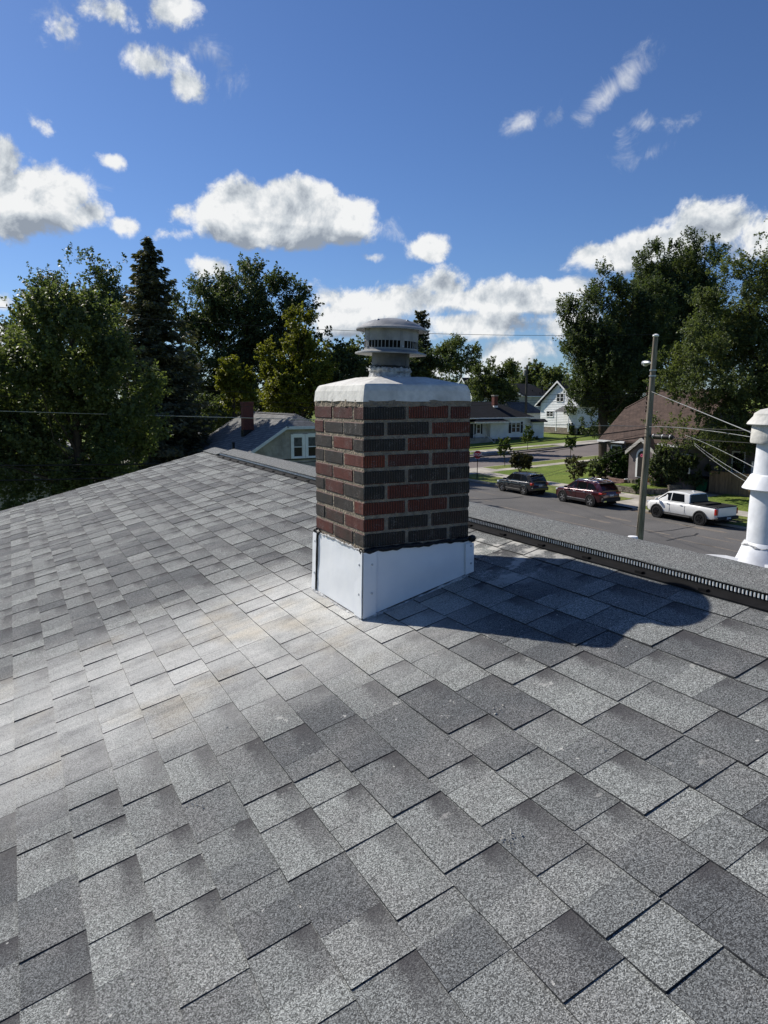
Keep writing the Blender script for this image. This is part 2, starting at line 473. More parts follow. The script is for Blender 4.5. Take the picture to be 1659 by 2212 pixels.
# ------------------------------------------------------------------ our house: roof, shingles, ridge vent
CX0, CY0 = 1.30, 2.67                 # the near corner of the chimney
Z0, SLP = 6.505, .255
RIDGE = 1.10                          # distance of the ridge from that corner, up the slope
def roofz(s): return Z0 + SLP * s
def shingle_material(name, fields):
    m = bpy.data.materials.new(name); m.use_nodes = True
    nt = m.node_tree; N, Lk = nt.nodes, nt.links
    b = N['Principled BSDF']; b.inputs['Roughness'].default_value = .88; b.inputs['Specular IOR Level'].default_value = .3
    tc = N.new('ShaderNodeTexCoord'); O = tc.outputs['Object']
    def math_(op, a, b_=None, c=None, clamp=False):
        n = N.new('ShaderNodeMath'); n.operation = op; n.use_clamp = clamp
        for i, q in enumerate((a, b_, c)):
            if q is None: continue
            if isinstance(q, (int, float)): n.inputs[i].default_value = q
            else: Lk.new(q, n.inputs[i])
        return n.outputs[0]
    def noise(scale, det=3, rough=.55, vec=None):
        n = N.new('ShaderNodeTexNoise'); n.inputs['Scale'].default_value = scale; n.inputs['Detail'].default_value = det
        n.inputs['Roughness'].default_value = rough
        Lk.new(vec if vec is not None else O, n.inputs['Vector']); return n.outputs['Fac']
    def ramp(x, lo, hi, a=0., c=1., smooth=True):
        n = N.new('ShaderNodeMapRange'); n.interpolation_type = 'SMOOTHSTEP' if smooth else 'LINEAR'
        Lk.new(x, n.inputs[0]); n.inputs[1].default_value = lo; n.inputs[2].default_value = hi
        n.inputs[3].default_value = a; n.inputs[4].default_value = c; return n.outputs[0]
    def mix(f, a, c):
        n = N.new('ShaderNodeMix'); n.data_type = 'RGBA'
        if isinstance(f, (int, float)): n.inputs[0].default_value = f
        else: Lk.new(f, n.inputs[0])
        for i, q in ((6, a), (7, c)):
            if isinstance(q, tuple): n.inputs[i].default_value = (*q, 1)
            else: Lk.new(q, n.inputs[i])
        return n.outputs[2]
    def attr(nm):
        n = N.new('ShaderNodeAttribute'); n.attribute_name = nm; return n.outputs['Fac']
    sep = N.new('ShaderNodeSeparateXYZ'); Lk.new(O, sep.inputs[0])
    s = math_('SUBTRACT', sep.outputs[0], CX0); r = math_('SUBTRACT', sep.outputs[1], CY0)
    # granules: crushed stone of three tones
    vor = N.new('ShaderNodeTexVoronoi'); vor.inputs['Scale'].default_value = 460.0; Lk.new(O, vor.inputs['Vector'])
    vs = N.new('ShaderNodeSeparateXYZ'); Lk.new(vor.outputs['Color'], vs.inputs[0])
    gran = vs.outputs[0]
    g2 = noise(280, 2, .7)
    base = mix(attr('tint'), (.098, .102, .103), (.246, .254, .238))
    base = mix(math_('MULTIPLY', ramp(noise(5.5, 3), .42, .66), .45), base, (.180, .176, .168))
    dark = math_('ADD', math_('MULTIPLY_ADD', math_('POWER', gran, 1.6), 1.95, .32), ramp(g2, .32, .68, -.16, .16, False))
    base_s = N.new('ShaderNodeVectorMath'); base_s.operation = 'SCALE'; Lk.new(base, base_s.inputs[0]); Lk.new(dark, base_s.inputs['Scale'])
    col = base_s.outputs[0]
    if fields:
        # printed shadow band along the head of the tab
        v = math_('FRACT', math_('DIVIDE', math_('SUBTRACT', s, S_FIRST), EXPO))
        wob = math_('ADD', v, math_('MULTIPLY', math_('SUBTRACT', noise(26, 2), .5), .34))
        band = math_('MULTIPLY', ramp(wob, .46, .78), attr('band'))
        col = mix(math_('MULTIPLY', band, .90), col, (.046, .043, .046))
        # lime washed down the slope from the chimney
        rw = math_('ADD', r, math_('MULTIPLY', math_('SUBTRACT', noise(2.6, 4), .5), .55))
        across = math_('SUBTRACT', 1.0, ramp(math_('ABSOLUTE', math_('SUBTRACT', rw, .34)), .18, 1.0))
        down = math_('MULTIPLY', ramp(s, -2.6, -.35, .40, 1.0, False), ramp(s, -.02, .16, 1, 0))
        near = math_('SUBTRACT', 1.0, ramp(math_('SQRT', math_('ADD', math_('POWER', math_('ADD', s, .05), 2.0), math_('POWER', math_('MULTIPLY', math_('ADD', r, .05), .8), 2.0))), .10, .62))
        wash = math_('MAXIMUM', math_('MULTIPLY', across, down), math_('MULTIPLY', near, .62))
        wash = math_('MULTIPLY', wash, ramp(noise(7, 5), .28, .58, .62, 1.0))
        mpv = N.new('ShaderNodeMapping'); mpv.inputs['Scale'].default_value = (1.2, 14.0, 1.2); Lk.new(O, mpv.inputs[0])
        wash = math_('MULTIPLY', wash, ramp(noise(1.6, 4, .6, mpv.outputs[0]), .30, .62, .80, 1.04))
        wash = math_('MULTIPLY', wash, math_('MULTIPLY_ADD', attr('tint'), .24, .86))
        warm = mix(ramp(noise(3.2, 3), .50, .75), (.70, .69, .645), (.67, .61, .50))
        wm = math_('MULTIPLY', math_('MULTIPLY', wash, .88), ramp(gran, .05, .55, .55, 1.0, False))
        col = mix(wm, col, warm)
        # splashes of mortar
        spl = math_('MULTIPLY', ramp(noise(14.0, 6, .75), .635, .68), ramp(math_('SQRT', math_('ADD', math_('POWER', math_('SUBTRACT', s, .2), 2.0), math_('POWER', math_('SUBTRACT', r, -.3), 2.0))), .5, 1.9, .75, 0.0, False))
        up = math_('MULTIPLY', math_('MULTIPLY', ramp(noise(8.0, 4, .6), .50, .60), ramp(s, .45, .6)), math_('SUBTRACT', 1.0, ramp(math_('ABSOLUTE', math_('SUBTRACT', r, .12)), .15, .6)))
        col = mix(math_('MAXIMUM', spl, math_('MULTIPLY', up, .85)), col, (.56, .545, .50))
        col = mix(math_('MULTIPLY', ramp(noise(38, 2), .735, .77), .75), col, (.62, .60, .55))
    Lk.new(col, b.inputs['Base Color'])
    bp = N.new('ShaderNodeBump'); bp.inputs['Strength'].default_value = .55; bp.inputs['Distance'].default_value = .004
    Lk.new(math_('ADD', gran, math_('MULTIPLY', g2, 1.5)), bp.inputs['Height']); Lk.new(bp.outputs[0], b.inputs['Normal'])
    return m
EXPO = .1455
S_FIRST = -.355 - EXPO * 26
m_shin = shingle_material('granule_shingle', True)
m_cap = shingle_material('granule_cap', False)
m_edge = M('asphalt_edge', (.045, .045, .047), .9, .2, 60, None, .3, 90)
m_felt = M('roof_deck', (.05, .05, .05), .9)
m_wallw = M('house_siding', (.52, .50, .46), .7, .08, .8)
m_white = M('white_trim', (.86, .85, .83), .55, .05, 2.0)
m_blk = M('black_plastic', (.008, .008, .009), .75, .2, 20, spec=.12)
m_rib = M('louvre_sun_glint', (.82, .82, .80), .5, .1, 30)  # black plastic ribs coloured pale to stand for their sun glint

RAKE_Y = CY0 + 6.80
NEAR_Y = CY0 - 9.0
house = thing('house', 'grey shingled low roof with ridge vent filling the foreground under the brick chimney', 'house', (0, 0, 0))
wb = MB()
ex = CX0 + RIDGE
wb.prism([(-2.6, NEAR_Y + .4, 0), (-2.6, NEAR_Y + .4, roofz(-3.9) - .25), (ex, NEAR_Y + .4, roofz(RIDGE) - .3), (ex + 3.9, NEAR_Y + .4, roofz(RIDGE - 3.9) - .3), (ex + 3.9, NEAR_Y + .4, 0)], (0, RAKE_Y - NEAR_Y - .75, 0))
wb.build('wall', m_wallw, house)
rb_ = MB()
e0 = S_FIRST
rb_.prism([(CX0 + e0, NEAR_Y, roofz(e0) - .16), (CX0 + e0, NEAR_Y, roofz(e0)), (ex, NEAR_Y, roofz(RIDGE)), (ex + 4.4, NEAR_Y, roofz(RIDGE - 4.4)), (ex + 4.4, NEAR_Y, roofz(RIDGE - 4.4) - .16), (ex, NEAR_Y, roofz(RIDGE) - .16)], (0, RAKE_Y - .015 - NEAR_Y, 0))
roof = rb_.build('roof', m_felt, house)
# far slope covering
fs_ = MB()
fs_.quad((ex + .01, NEAR_Y, roofz(RIDGE) + .008), (ex + 4.42, NEAR_Y, roofz(RIDGE - 4.41) + .008), (ex + 4.42, RAKE_Y, roofz(RIDGE - 4.41) + .008), (ex + .01, RAKE_Y, roofz(RIDGE) + .008), 0, .5)
fs_.build('far_slope', m_cap, house)
db_ = MB()
db_.box((ex + 4.40, NEAR_Y, roofz(RIDGE - 4.4) - .14), (ex + 4.52, RAKE_Y, roofz(RIDGE - 4.4) - .01))
db_.build('gutter', m_white, house)
fb_ = MB()
fb_.prism([(CX0 + e0, RAKE_Y - .014, roofz(e0) - .19), (CX0 + e0, RAKE_Y - .014, roofz(e0) - .005), (ex, RAKE_Y - .014, roofz(RIDGE) - .005), (ex + 4.4, RAKE_Y - .014, roofz(RIDGE - 4.4) - .005), (ex + 4.4, RAKE_Y - .014, roofz(RIDGE - 4.4) - .19), (ex, RAKE_Y - .014, roofz(RIDGE) - .19)], (0, -.03, 0))
fb_.build('rake_board', m_white, house)

def pixel(p):
    v = Vector(p) - Vector((0, 0, EYE))
    c, s_ = math.cos(YAW), math.sin(YAW)
    rt = v.x * c + v.y * s_; f = -v.x * s_ + v.y * c
    d = f * math.cos(PITCH) - v.z * math.sin(PITCH); u = f * math.sin(PITCH) + v.z * math.cos(PITCH)
    if d < .05: return None
    return CX + FPX * rt / d, CY - FPX * u / d
pieces = []
k = 0
while True:
    s0 = S_FIRST + EXPO * k
    if s0 > RIDGE - .09: break
    s1 = min(s0 + EXPO + .012, RIDGE - .02)
    y = RAKE_Y + random.uniform(0, .2)
    while y > NEAR_Y:
        w = random.choice((.15, .20, .22, .24, .26, .29, .31)) * random.uniform(.93, 1.07)
        y1 = max(y - w, NEAR_Y); ytop = min(y, RAKE_Y)
        if ytop - y1 < .02: y = y1; continue
        drop = random.choice((.0006, .0018, .0026, .0032, .0038, .0048))      # how far the lower-numbered edge stands proud
        h0, h1 = .0030 + drop, .0030
        def tone():
            t = random.gauss(.5, .24) if random.random() < .8 else random.choice((.0, .08, .92, 1.0))
            return min(1, max(0, t))
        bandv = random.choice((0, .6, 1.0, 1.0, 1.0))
        if w > .19 and random.random() < .55:
            f = random.uniform(.35, .68); ym = ytop + (y1 - ytop) * f; hm = h1 + (h0 - h1) * f
            t1 = tone(); pieces.append((s0, s1, ym, ytop, hm, h1, t1, bandv)); pieces.append((s0, s1, y1, ym, h0, hm, min(1, max(0, t1 + random.choice((-.45, -.3, .3, .45)))), 0))
        else:
            pieces.append((s0, s1, y1, ytop, h0, h1, tone(), bandv))
        y = y1
    k += 1
def shingle_mesh(ps, name):
    vs, fs, mi, ti, ba = [], [], [], [], []
    for s0, s1, y0, y1, h0, h1, t, bandv in ps:
        o = len(vs)
        sk = random.uniform(-.0015, .0015)
        e = random.uniform(-.0012, .0012)
        nseg = 3
        for q in range(nseg + 1):            # a slightly wavy butt edge
            yy = y0 + (y1 - y0) * q / nseg
            wv = random.uniform(-.0008, .0008)
            hh = h0 + (h1 - h0) * q / nseg + .0012 + random.uniform(-.0003, .0003)
            hu = (h0 + (h1 - h0) * q / nseg) * .55 - .001
            vs += [(CX0 + s0 + wv + e, yy + (sk if q in (0, nseg) else 0), roofz(s0) + hh), (CX0 + s0 + wv + e + .001, yy + (sk if q in (0, nseg) else 0), roofz(s0) - .004),
                   (CX0 + s1, yy, roofz(s1) + hu), (CX0 + s1, yy, roofz(s1) - .004)]
        for q in range(nseg):
            a, c = o + 4 * q, o + 4 * (q + 1)
            fs += [(a, a + 2, c + 2, c), (a, c, c + 1, a + 1)]; mi += [0, 1]
        a, c = o, o + 4 * nseg
        fs += [(a, a + 1, a + 3, a + 2), (c, c + 2, c + 3, c + 1)]; mi += [1, 1]
        ti += [t] * (2 * nseg + 2)
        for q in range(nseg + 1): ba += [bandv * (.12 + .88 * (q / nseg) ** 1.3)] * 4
    me = bpy.data.meshes.new(name); me.from_pydata(vs, [], fs)
    me.materials.append(m_shin); me.materials.append(m_edge)
    me.polygons.foreach_set('material_index', mi)
    a = me.attributes.new('tint', 'FLOAT', 'FACE'); a.data.foreach_set('value', ti)
    a = me.attributes.new('band', 'FLOAT', 'POINT'); a.data.foreach_set('value', ba)
    bm = bmesh.new(); bm.from_mesh(me); bmesh.ops.recalc_face_normals(bm, faces=bm.faces)
    # keep tops facing up
    for f in bm.faces:
        if f.material_index == 0 and f.normal.z < 0: f.normal_flip()
    bm.to_mesh(me); bm.free()
    o = bpy.data.objects.new(name, me); COL.objects.link(o); put(o, roof)
    return o
def shown(pc):
    s0, s1, y0, y1 = pc[:4]
    if s0 < .53 and s1 > .02 and CY0 < (y0 + y1) / 2 < CY0 + .55: return 0
    q = [pixel((CX0 + a, c, roofz(a))) for a, c in ((s0, y0), (s1, y0), (s1, y1), (s0, y1))]
    if any(p is None for p in q): return 0
    cu, cv = sum(p[0] for p in q) / 4, sum(p[1] for p in q) / 4
    if not (-40 < cu < 1700 and 0 < cv < 2250): return 0
    return abs(sum(q[i][0] * q[(i + 1) % 4][1] - q[(i + 1) % 4][0] * q[i][1] for i in range(4))) / 2
pieces = [pc for pc in pieces if not (pc[0] > .0 and pc[1] < .545 and pc[2] > CY0 and pc[3] < CY0 + .545)]
order = sorted(range(len(pieces)), key=lambda i: -shown(pieces[i]))
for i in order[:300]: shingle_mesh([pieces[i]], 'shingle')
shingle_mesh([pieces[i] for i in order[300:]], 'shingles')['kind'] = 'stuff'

# ridge vent
VY1 = CY0 + 5.95
vz = lambda ds: roofz(ds) + .010
vb = MB()
a0, a1 = .905, .945
prof = [(a0, .000), (a0, .004), (a1 - .004, .005), (a1, .016), (a1 + .010, .017), (a1 + .010, .033), (a1 - .004, .034), (a1 - .005, .040), (RIDGE, .042)]
pts = [(CX0 + s_, roofz(s_) + h + .008) for s_, h in prof]
pts += [(2 * ex - x, z) for x, z in reversed(pts[:-1])]
vb.prism([(x, NEAR_Y, z) for x, z in pts], (0, VY1 - NEAR_Y, 0))
vent = vb.build('ridge_vent', m_blk, house)
lb = MB()
yy = NEAR_Y + 3
while yy < VY1:
    for sgn in (1, -1):
        xb = CX0 + a1 - .0055; zb = roofz(a1) + .0245
        if sgn < 0: xb = 2 * ex - xb
        dx, dy = sgn * .0085, .0085
        nx, ny = -sgn * .0015, .0015
        q_ = [(xb + sgn * .001 + nx, yy + ny), (xb + sgn * .001 - nx, yy - ny), (xb + dx - nx, yy + dy - ny), (xb + dx + nx, yy + dy + ny)]
        lb.prism([(x_, y_, zb) for x_, y_ in q_], (0, 0, .0165))
    yy += .0150
lb.build('louvre_ribs', m_rib, vent, kind='stuff')
yy = NEAR_Y + 6.5
while yy < VY1:
    nb = MB(); nb.box((CX0 + a0 + .004, yy, roofz(a0) + .012), (CX0 + a0 + .022, yy + .035, roofz(a0) + .024))
    nb.build('vent_tab', m_blk, vent)
    yy += .303
cb_ = MB()
ys = np.linspace(NEAR_Y, RAKE_Y, 120)
cp = [(a1 - .006, .0405), (a1 - .0065, .0450), (a1 + .05, .0455), (RIDGE - .04, .0480), (RIDGE, .0470)]
sec = [(CX0 + s_, roofz(s_) + h + .008) for s_, h in cp]
sec = sec + [(2 * ex - x, z) for x, z in reversed(sec[:-1])]
V = []; F = []
for i, y_ in enumerate(ys):
    beyond = y_ > VY1
    for j, (x, z) in enumerate(sec):
        dz = -.036 * min(1, max(0, (y_ - VY1) / .12))
        V.append((x + random.uniform(-.002, .002) * (j in (0, 1, len(sec) - 1, len(sec) - 2)), y_, z + dz + random.uniform(-.0012, .0012)))
ns = len(sec)
for i in range(len(ys) - 1):
    for j in range(ns - 1):
        F.append((i * ns + j, i * ns + j + 1, (i + 1) * ns + j + 1, (i + 1) * ns + j))
cb_.add(V, F, 0, .42)
cb_.build('ridge_cap', m_cap, house, smooth=.6)
# small painted vent cap beyond the ridge
pc = at(1366.5, 1166, 7.4)
vc = MB()
vc.lathe([(.001, -.35), (.035, -.35), (.035, -.01), (.052, -.01), (.055, .02), (.048, .038), (.001, .042)], pc, 14)
tag(vc.build('plumbing_vent', m_white, smooth=.6), 'small white vent cap just showing over the ridge by the utility pole', 'roof vent')
# ------------------------------------------------------------------ brick chimney
def brick_material(name):
    m = bpy.data.materials.new(name); m.use_nodes = True
    nt = m.node_tree; N, Lk = nt.nodes, nt.links
    b = N['Principled BSDF']; b.inputs['Roughness'].default_value = .62; b.inputs['Specular IOR Level'].default_value = .4
    tc = N.new('ShaderNodeTexCoord'); O = tc.outputs['Object']
    a = N.new('ShaderNodeAttribute'); a.attribute_name = 'tint'
    cr = N.new('ShaderNodeValToRGB'); cr.color_ramp.interpolation = 'LINEAR'
    el = cr.color_ramp.elements
    el[0].position = 0; el[0].color = (.050, .044, .038, 1)
    el[1].position = 1; el[1].color = (.300, .062, .024, 1)
    for p_, c_ in ((.25, (.080, .050, .035, 1)), (.5, (.140, .042, .030, 1)), (.75, (.215, .046, .024, 1))):
        e = el.new(p_); e.color = c_
    nz = N.new('ShaderNodeTexNoise'); nz.inputs['Scale'].default_value = 16; nz.inputs['Detail'].default_value = 5; Lk.new(O, nz.inputs['Vector'])
    ad = N.new('ShaderNodeMath'); ad.operation = 'MULTIPLY_ADD'; Lk.new(nz.outputs['Fac'], ad.inputs[0]); ad.inputs[1].default_value = .50
    sb = N.new('ShaderNodeMath'); sb.operation = 'SUBTRACT'; Lk.new(a.outputs['Fac'], sb.inputs[0]); sb.inputs[1].default_value = .25
    Lk.new(sb.outputs[0], ad.inputs[2]); Lk.new(ad.outputs[0], cr.inputs[0])
    sp = N.new('ShaderNodeTexNoise'); sp.inputs['Scale'].default_value = 190; sp.inputs['Detail'].default_value = 3; Lk.new(O, sp.inputs['Vector'])
    s2 = N.new('ShaderNodeTexNoise'); s2.inputs['Scale'].default_value = 21; s2.inputs['Detail'].default_value = 3; Lk.new(O, s2.inputs['Vector'])
    mu = N.new('ShaderNodeMath'); mu.operation = 'MULTIPLY_ADD'; Lk.new(s2.outputs['Fac'], mu.inputs[0]); mu.inputs[1].default_value = .7; Lk.new(sp.outputs['Fac'], mu.inputs[2])
    r = N.new('ShaderNodeMapRange'); Lk.new(mu.outputs[0], r.inputs[0]); r.inputs[1].default_value = .93; r.inputs[2].default_value = 1.12; r.inputs[4].default_value = .42
    mx = N.new('ShaderNodeMix'); mx.data_type = 'RGBA'; Lk.new(r.outputs[0], mx.inputs[0]); Lk.new(cr.outputs[0], mx.inputs[6]); mx.inputs[7].default_value = (.42, .40, .37, 1)
    # wire-cut grooves run up the face, their shade darkened into the colour
    sx = N.new('ShaderNodeSeparateXYZ'); Lk.new(O, sx.inputs[0])
    sm = N.new('ShaderNodeMath'); sm.operation = 'ADD'; Lk.new(sx.outputs[0], sm.inputs[0]); Lk.new(sx.outputs[1], sm.inputs[1])
    ph = N.new('ShaderNodeMath'); ph.operation = 'MULTIPLY'; Lk.new(sm.outputs[0], ph.inputs[0]); ph.inputs[1].default_value = 2 * PI / .0122
    sn = N.new('ShaderNodeMath'); sn.operation = 'SINE'; Lk.new(ph.outputs[0], sn.inputs[0])
    gv = N.new('ShaderNodeMapRange'); Lk.new(sn.outputs[0], gv.inputs[0]); gv.inputs[1].default_value = -.9; gv.inputs[2].default_value = -.1; gv.inputs[3].default_value = .34
    sc = N.new('ShaderNodeVectorMath'); sc.operation = 'SCALE'; Lk.new(mx.outputs[2], sc.inputs[0]); Lk.new(gv.outputs[0], sc.inputs['Scale'])
    Lk.new(sc.outputs[0], b.inputs['Base Color'])
    bp = N.new('ShaderNodeBump'); bp.inputs['Strength'].default_value = 1.0; bp.inputs['Distance'].default_value = .006
    su = N.new('ShaderNodeMath'); su.operation = 'MULTIPLY_ADD'; Lk.new(sp.outputs['Fac'], su.inputs[0]); su.inputs[1].default_value = 1.2; Lk.new(sn.outputs[0], su.inputs[2])
    Lk.new(su.outputs[0], bp.inputs['Height']); Lk.new(bp.outputs[0], b.inputs['Normal'])
    return m
m_brick = brick_material('wire_cut_brick')
m_mortar = M('mortar', (.345, .29, .22), .95, .18, 30, (.21, .178, .14), 1.0, 90, .1)
m_crown = M('painted_crown', (.72, .70, .645), .8, .07, 7, (.50, .485, .445), .16, 40, .2, fine=.08, fscale=45)
m_flash = M('white_painted_metal', (.83, .84, .84), .42, .05, 7, (.77, .785, .80), .12, 9, .4)
m_tar = M('roofing_tar', (.008, .008, .008), .35, .1, 20, None, .6, 60)
m_cappaint = M('worn_white_enamel', (.34, .34, .33), .5, .1, 11, (.20, .20, .20), .1, 40, .4)
m_galv = M('weathered_galvanised', (.125, .128, .132), .6, .15, 10, (.07, .072, .078), .2, 50, .5, .35)
m_inner = M('shaded_hollow', (.012, .012, .012), .9)  # near-black colour painted in for the shade of slots and pits
m_flake = M('flaking_paint', (.62, .62, .61), .8, .1, 45, (.22, .22, .22), .8, 60, .2)
m_nail = M('nail_head', (.50, .51, .52), .5, .1, 30, metal=.2)
BS = .535
ZB, ZT = 6.8165, 7.4165                   # bricks in view: nine courses
CH = (ZT - ZB + .010) / 9
chim = thing('brick_chimney', 'red and charcoal brick chimney with white crown and white metal base on the grey roof', 'chimney', (CX0 + BS / 2, CY0 + BS / 2, roofz(BS / 2)))
b = MB()
b.box((CX0 + .0030, CY0 + .0030, 6.40), (CX0 + BS - .0030, CY0 + BS - .0030, ZT + .006))
core = b.build('mortar', m_mortar, chim)
# mortar bed under the crown, uneven
b = MB()
n_ = 22
ring = []
for side in range(4):
    for i in range(n_):
        t = i / n_
        x, y = [(t, 0), (1, t), (1 - t, 1), (0, 1 - t)][side]
        o_ = random.uniform(-.004, .004)
        ring.append((CX0 + BS * x + (-o_ if side == 3 else o_ if side == 1 else 0), CY0 + BS * y + (-o_ if side == 0 else o_ if side == 2 else 0)))
for z_, f_ in ((ZT - .003, 0), (ZT + .012, 1), (ZT + .025, 2)):
    b.v += [(x, y, z_ + random.uniform(-.003, .003)) for x, y in ring]
R_ = len(ring)
for j in range(2):
    for i in range(R_):
        b.f.append((j * R_ + i, j * R_ + (i + 1) % R_, (j + 1) * R_ + (i + 1) % R_, (j + 1) * R_ + i)); b.m.append(0); b.t.append(.5)
b.build('mortar_bed', m_mortar, chim, fixn=True)
# colours of the two faces in view, top course first: (right face left to right), (left face far to near)
DK, BR, MA, RD, OR = .06, .25, .5, .78, .98
ROWS = [((DK, RD, .62), (MA, MA - .05, .45)), ((DK, DK, RD), (MA, DK, DK)), ((DK, RD, RD), (DK, .66, DK)),
        ((OR, MA + .08, MA), (DK, DK, .66)), ((DK, .1, DK), (MA, .6, .02)), ((DK, RD - .04, DK), (DK, MA, DK)),
        ((.72, .68, .1), (DK, DK, .68)), ((RD, DK, BR), (DK, .3, .56)), ((DK, DK, DK), (.56, .28, DK))]
HL, FL, JT = .1015, .2005, .0150
def brick(x0, x1, y0, y1, z0, z1, tf, tl):
    b = MB()
    j = lambda: random.uniform(-.0026, .0026)
    o_ = lambda: random.uniform(-.0008, .0022)
    x0 = x0 - o_() if abs(x0 - CX0) < .001 else x0 + j(); x1 = x1 + o_() if abs(x1 - CX0 - BS) < .001 else x1 + j()
    y0 = y0 - o_() if abs(y0 - CY0) < .001 else y0 + j(); y1 = y1 + o_() if abs(y1 - CY0 - BS) < .001 else y1 + j()
    b.box((x0, y0, z0 + j()), (x1, y1, z1 + j()))
    # tints: face towards the street side (-y) and the face towards the ridge end (-x)
    b.t = [.5, .5, tf, tl if tl is not None else tf, tf, tl if tl is not None else tf]
    b.build('brick', m_brick, chim, bevel=.0035, seg=1)
D_ = .100
for r_, (rf, lf) in enumerate(ROWS):
    z1 = ZT - r_ * CH; z0 = z1 - CH + .0132
    x0, y0, x1, y1 = CX0, CY0, CX0 + BS, CY0 + BS
    rt_ = random.choice((DK, MA, RD))
    if r_ % 2 == 0:     # stretcher starts at the near corner on the right face
        brick(x0, x0 + FL, y0, y0 + D_, z0, z1, rf[0], lf[2])
        brick(x0 + FL + JT, x0 + 2 * FL + JT, y0, y0 + D_, z0, z1, rf[1], None)
        brick(x0 + 2 * FL + 2 * JT, x1, y0, y0 + FL, z0, z1, rf[2], None)
        brick(x1 - D_, x1, y0 + FL + JT, y0 + 2 * FL + JT, z0, z1, rt_, None)
        brick(x1 - FL, x1, y0 + 2 * FL + 2 * JT, y1, z0, z1, rt_, None)
        brick(x1 - 2 * FL - JT, x1 - FL - JT, y1 - D_, y1, z0, z1, DK, None)
        brick(x0, x1 - 2 * FL - 2 * JT, y1 - FL, y1, z0, z1, lf[0], None)
        brick(x0, x0 + D_, y0 + D_ + JT, y1 - FL - JT, z0, z1, lf[1], None)
    else:
        brick(x0, x0 + D_, y0, y0 + FL, z0, z1, rf[0], lf[2])
        brick(x0, x0 + D_, y0 + FL + JT, y0 + 2 * FL + JT, z0, z1, lf[1], None)
        brick(x0, x0 + FL, y0 + 2 * FL + 2 * JT, y1, z0, z1, lf[0], None)
        brick(x0 + FL + JT, x0 + 2 * FL + JT, y1 - D_, y1, z0, z1, DK, None)
        brick(x0 + 2 * FL + 2 * JT, x1, y1 - FL, y1, z0, z1, rt_, None)
        brick(x1 - D_, x1, y1 - 2 * FL - JT, y1 - FL - JT, z0, z1, RD, None)
        brick(x1 - FL, x1, y0, y1 - 2 * FL - 2 * JT, z0, z1, rf[2], None)
        brick(x0 + D_ + JT, x1 - FL - JT, y0, y0 + D_, z0, z1, rf[1], None)
# crown
b = MB()
cx_, cy_ = CX0 + BS / 2, CY0 + BS / 2
zc0, zc1, zc2 = ZT + .0205, ZT + .094, ZT + .128
def sq(h, z, wob=0.002, n=7):
    out = []
    for side in range(4):
        for i in range(n):
            t = -1 + 2 * i / n
            x, y = [(t, -1), (1, t), (-t, 1), (-1, -t)][side]
            out.append((cx_ + x * h + random.uniform(-wob, wob), cy_ + y * h + random.uniform(-wob, wob), z + random.uniform(-wob, wob)))
    return out
rings = [sq(.262, zc0 + .002, .001), sq(BS / 2 + .002, zc0, .0022), sq(BS / 2 - .004, zc0 + .045, .001), sq(BS / 2 - .013, zc1 - .006, .001), sq(BS / 2 - .020, zc1, .0012), sq(.118, zc2, .001), sq(.06, zc2 + .001, .001)]
for q in rings: b.v += q
for j in range(len(rings) - 1):
    for i in range(28): b.f.append((j * 28 + i, j * 28 + (i + 1) % 28, (j + 1) * 28 + (i + 1) % 28, (j + 1) * 28 + i)); b.m.append(0); b.t.append(.5)
b.f.append(tuple(range(27, -1, -1))); b.m.append(0); b.t.append(.5)
b.f.append(tuple(6 * 28 + i for i in range(28))); b.m.append(0); b.t.append(.5)
crown = b.build('crown', m_crown, chim, smooth=.10)
pit = MB()
for _ in range(34):
    x = random.uniform(0.02, BS - .02); z = random.uniform(zc0 + .008, zc1 - .01)
    f = (z - zc0) / (zc1 - zc0) * .014
    if random.random() < .6: p_ = (CX0 + x, CY0 + f - .0008, z); ax = 'y'
    else: p_ = (CX0 + f - .0008, CY0 + x, z); ax = 'x'
    r_ = random.uniform(.001, .0032)
    pit.add([(p_[0] + (math.cos(a) * r_ if ax == 'y' else random.uniform(-.0004, .0004)), p_[1] + (math.cos(a) * r_ if ax == 'x' else random.uniform(-.0004, .0004)), p_[2] + math.sin(a) * r_ * 1.2) for a in np.linspace(0, 2 * PI, 7)[:-1]], [tuple(range(6))])
pit.build('pits', m_inner, crown, kind='stuff')
blob_ = MB()
for (dx, dy) in ((.085, -.10), (.10, -.02), (-.10, .10), (-.08, .02), (-.11, -.06), (.12, .05), (-.02, -.115)):
    r_ = random.uniform(.008, .018)
    blob_.lathe([(.001, r_ * .8), (r_ * .6, r_ * .6), (r_, .002), (r_ * 1.1, -.006)], (cx_ + dx, cy_ + dy, zc2 - .004), 9)
blob_.build('caulk_blob', m_flake, crown, smooth=1)

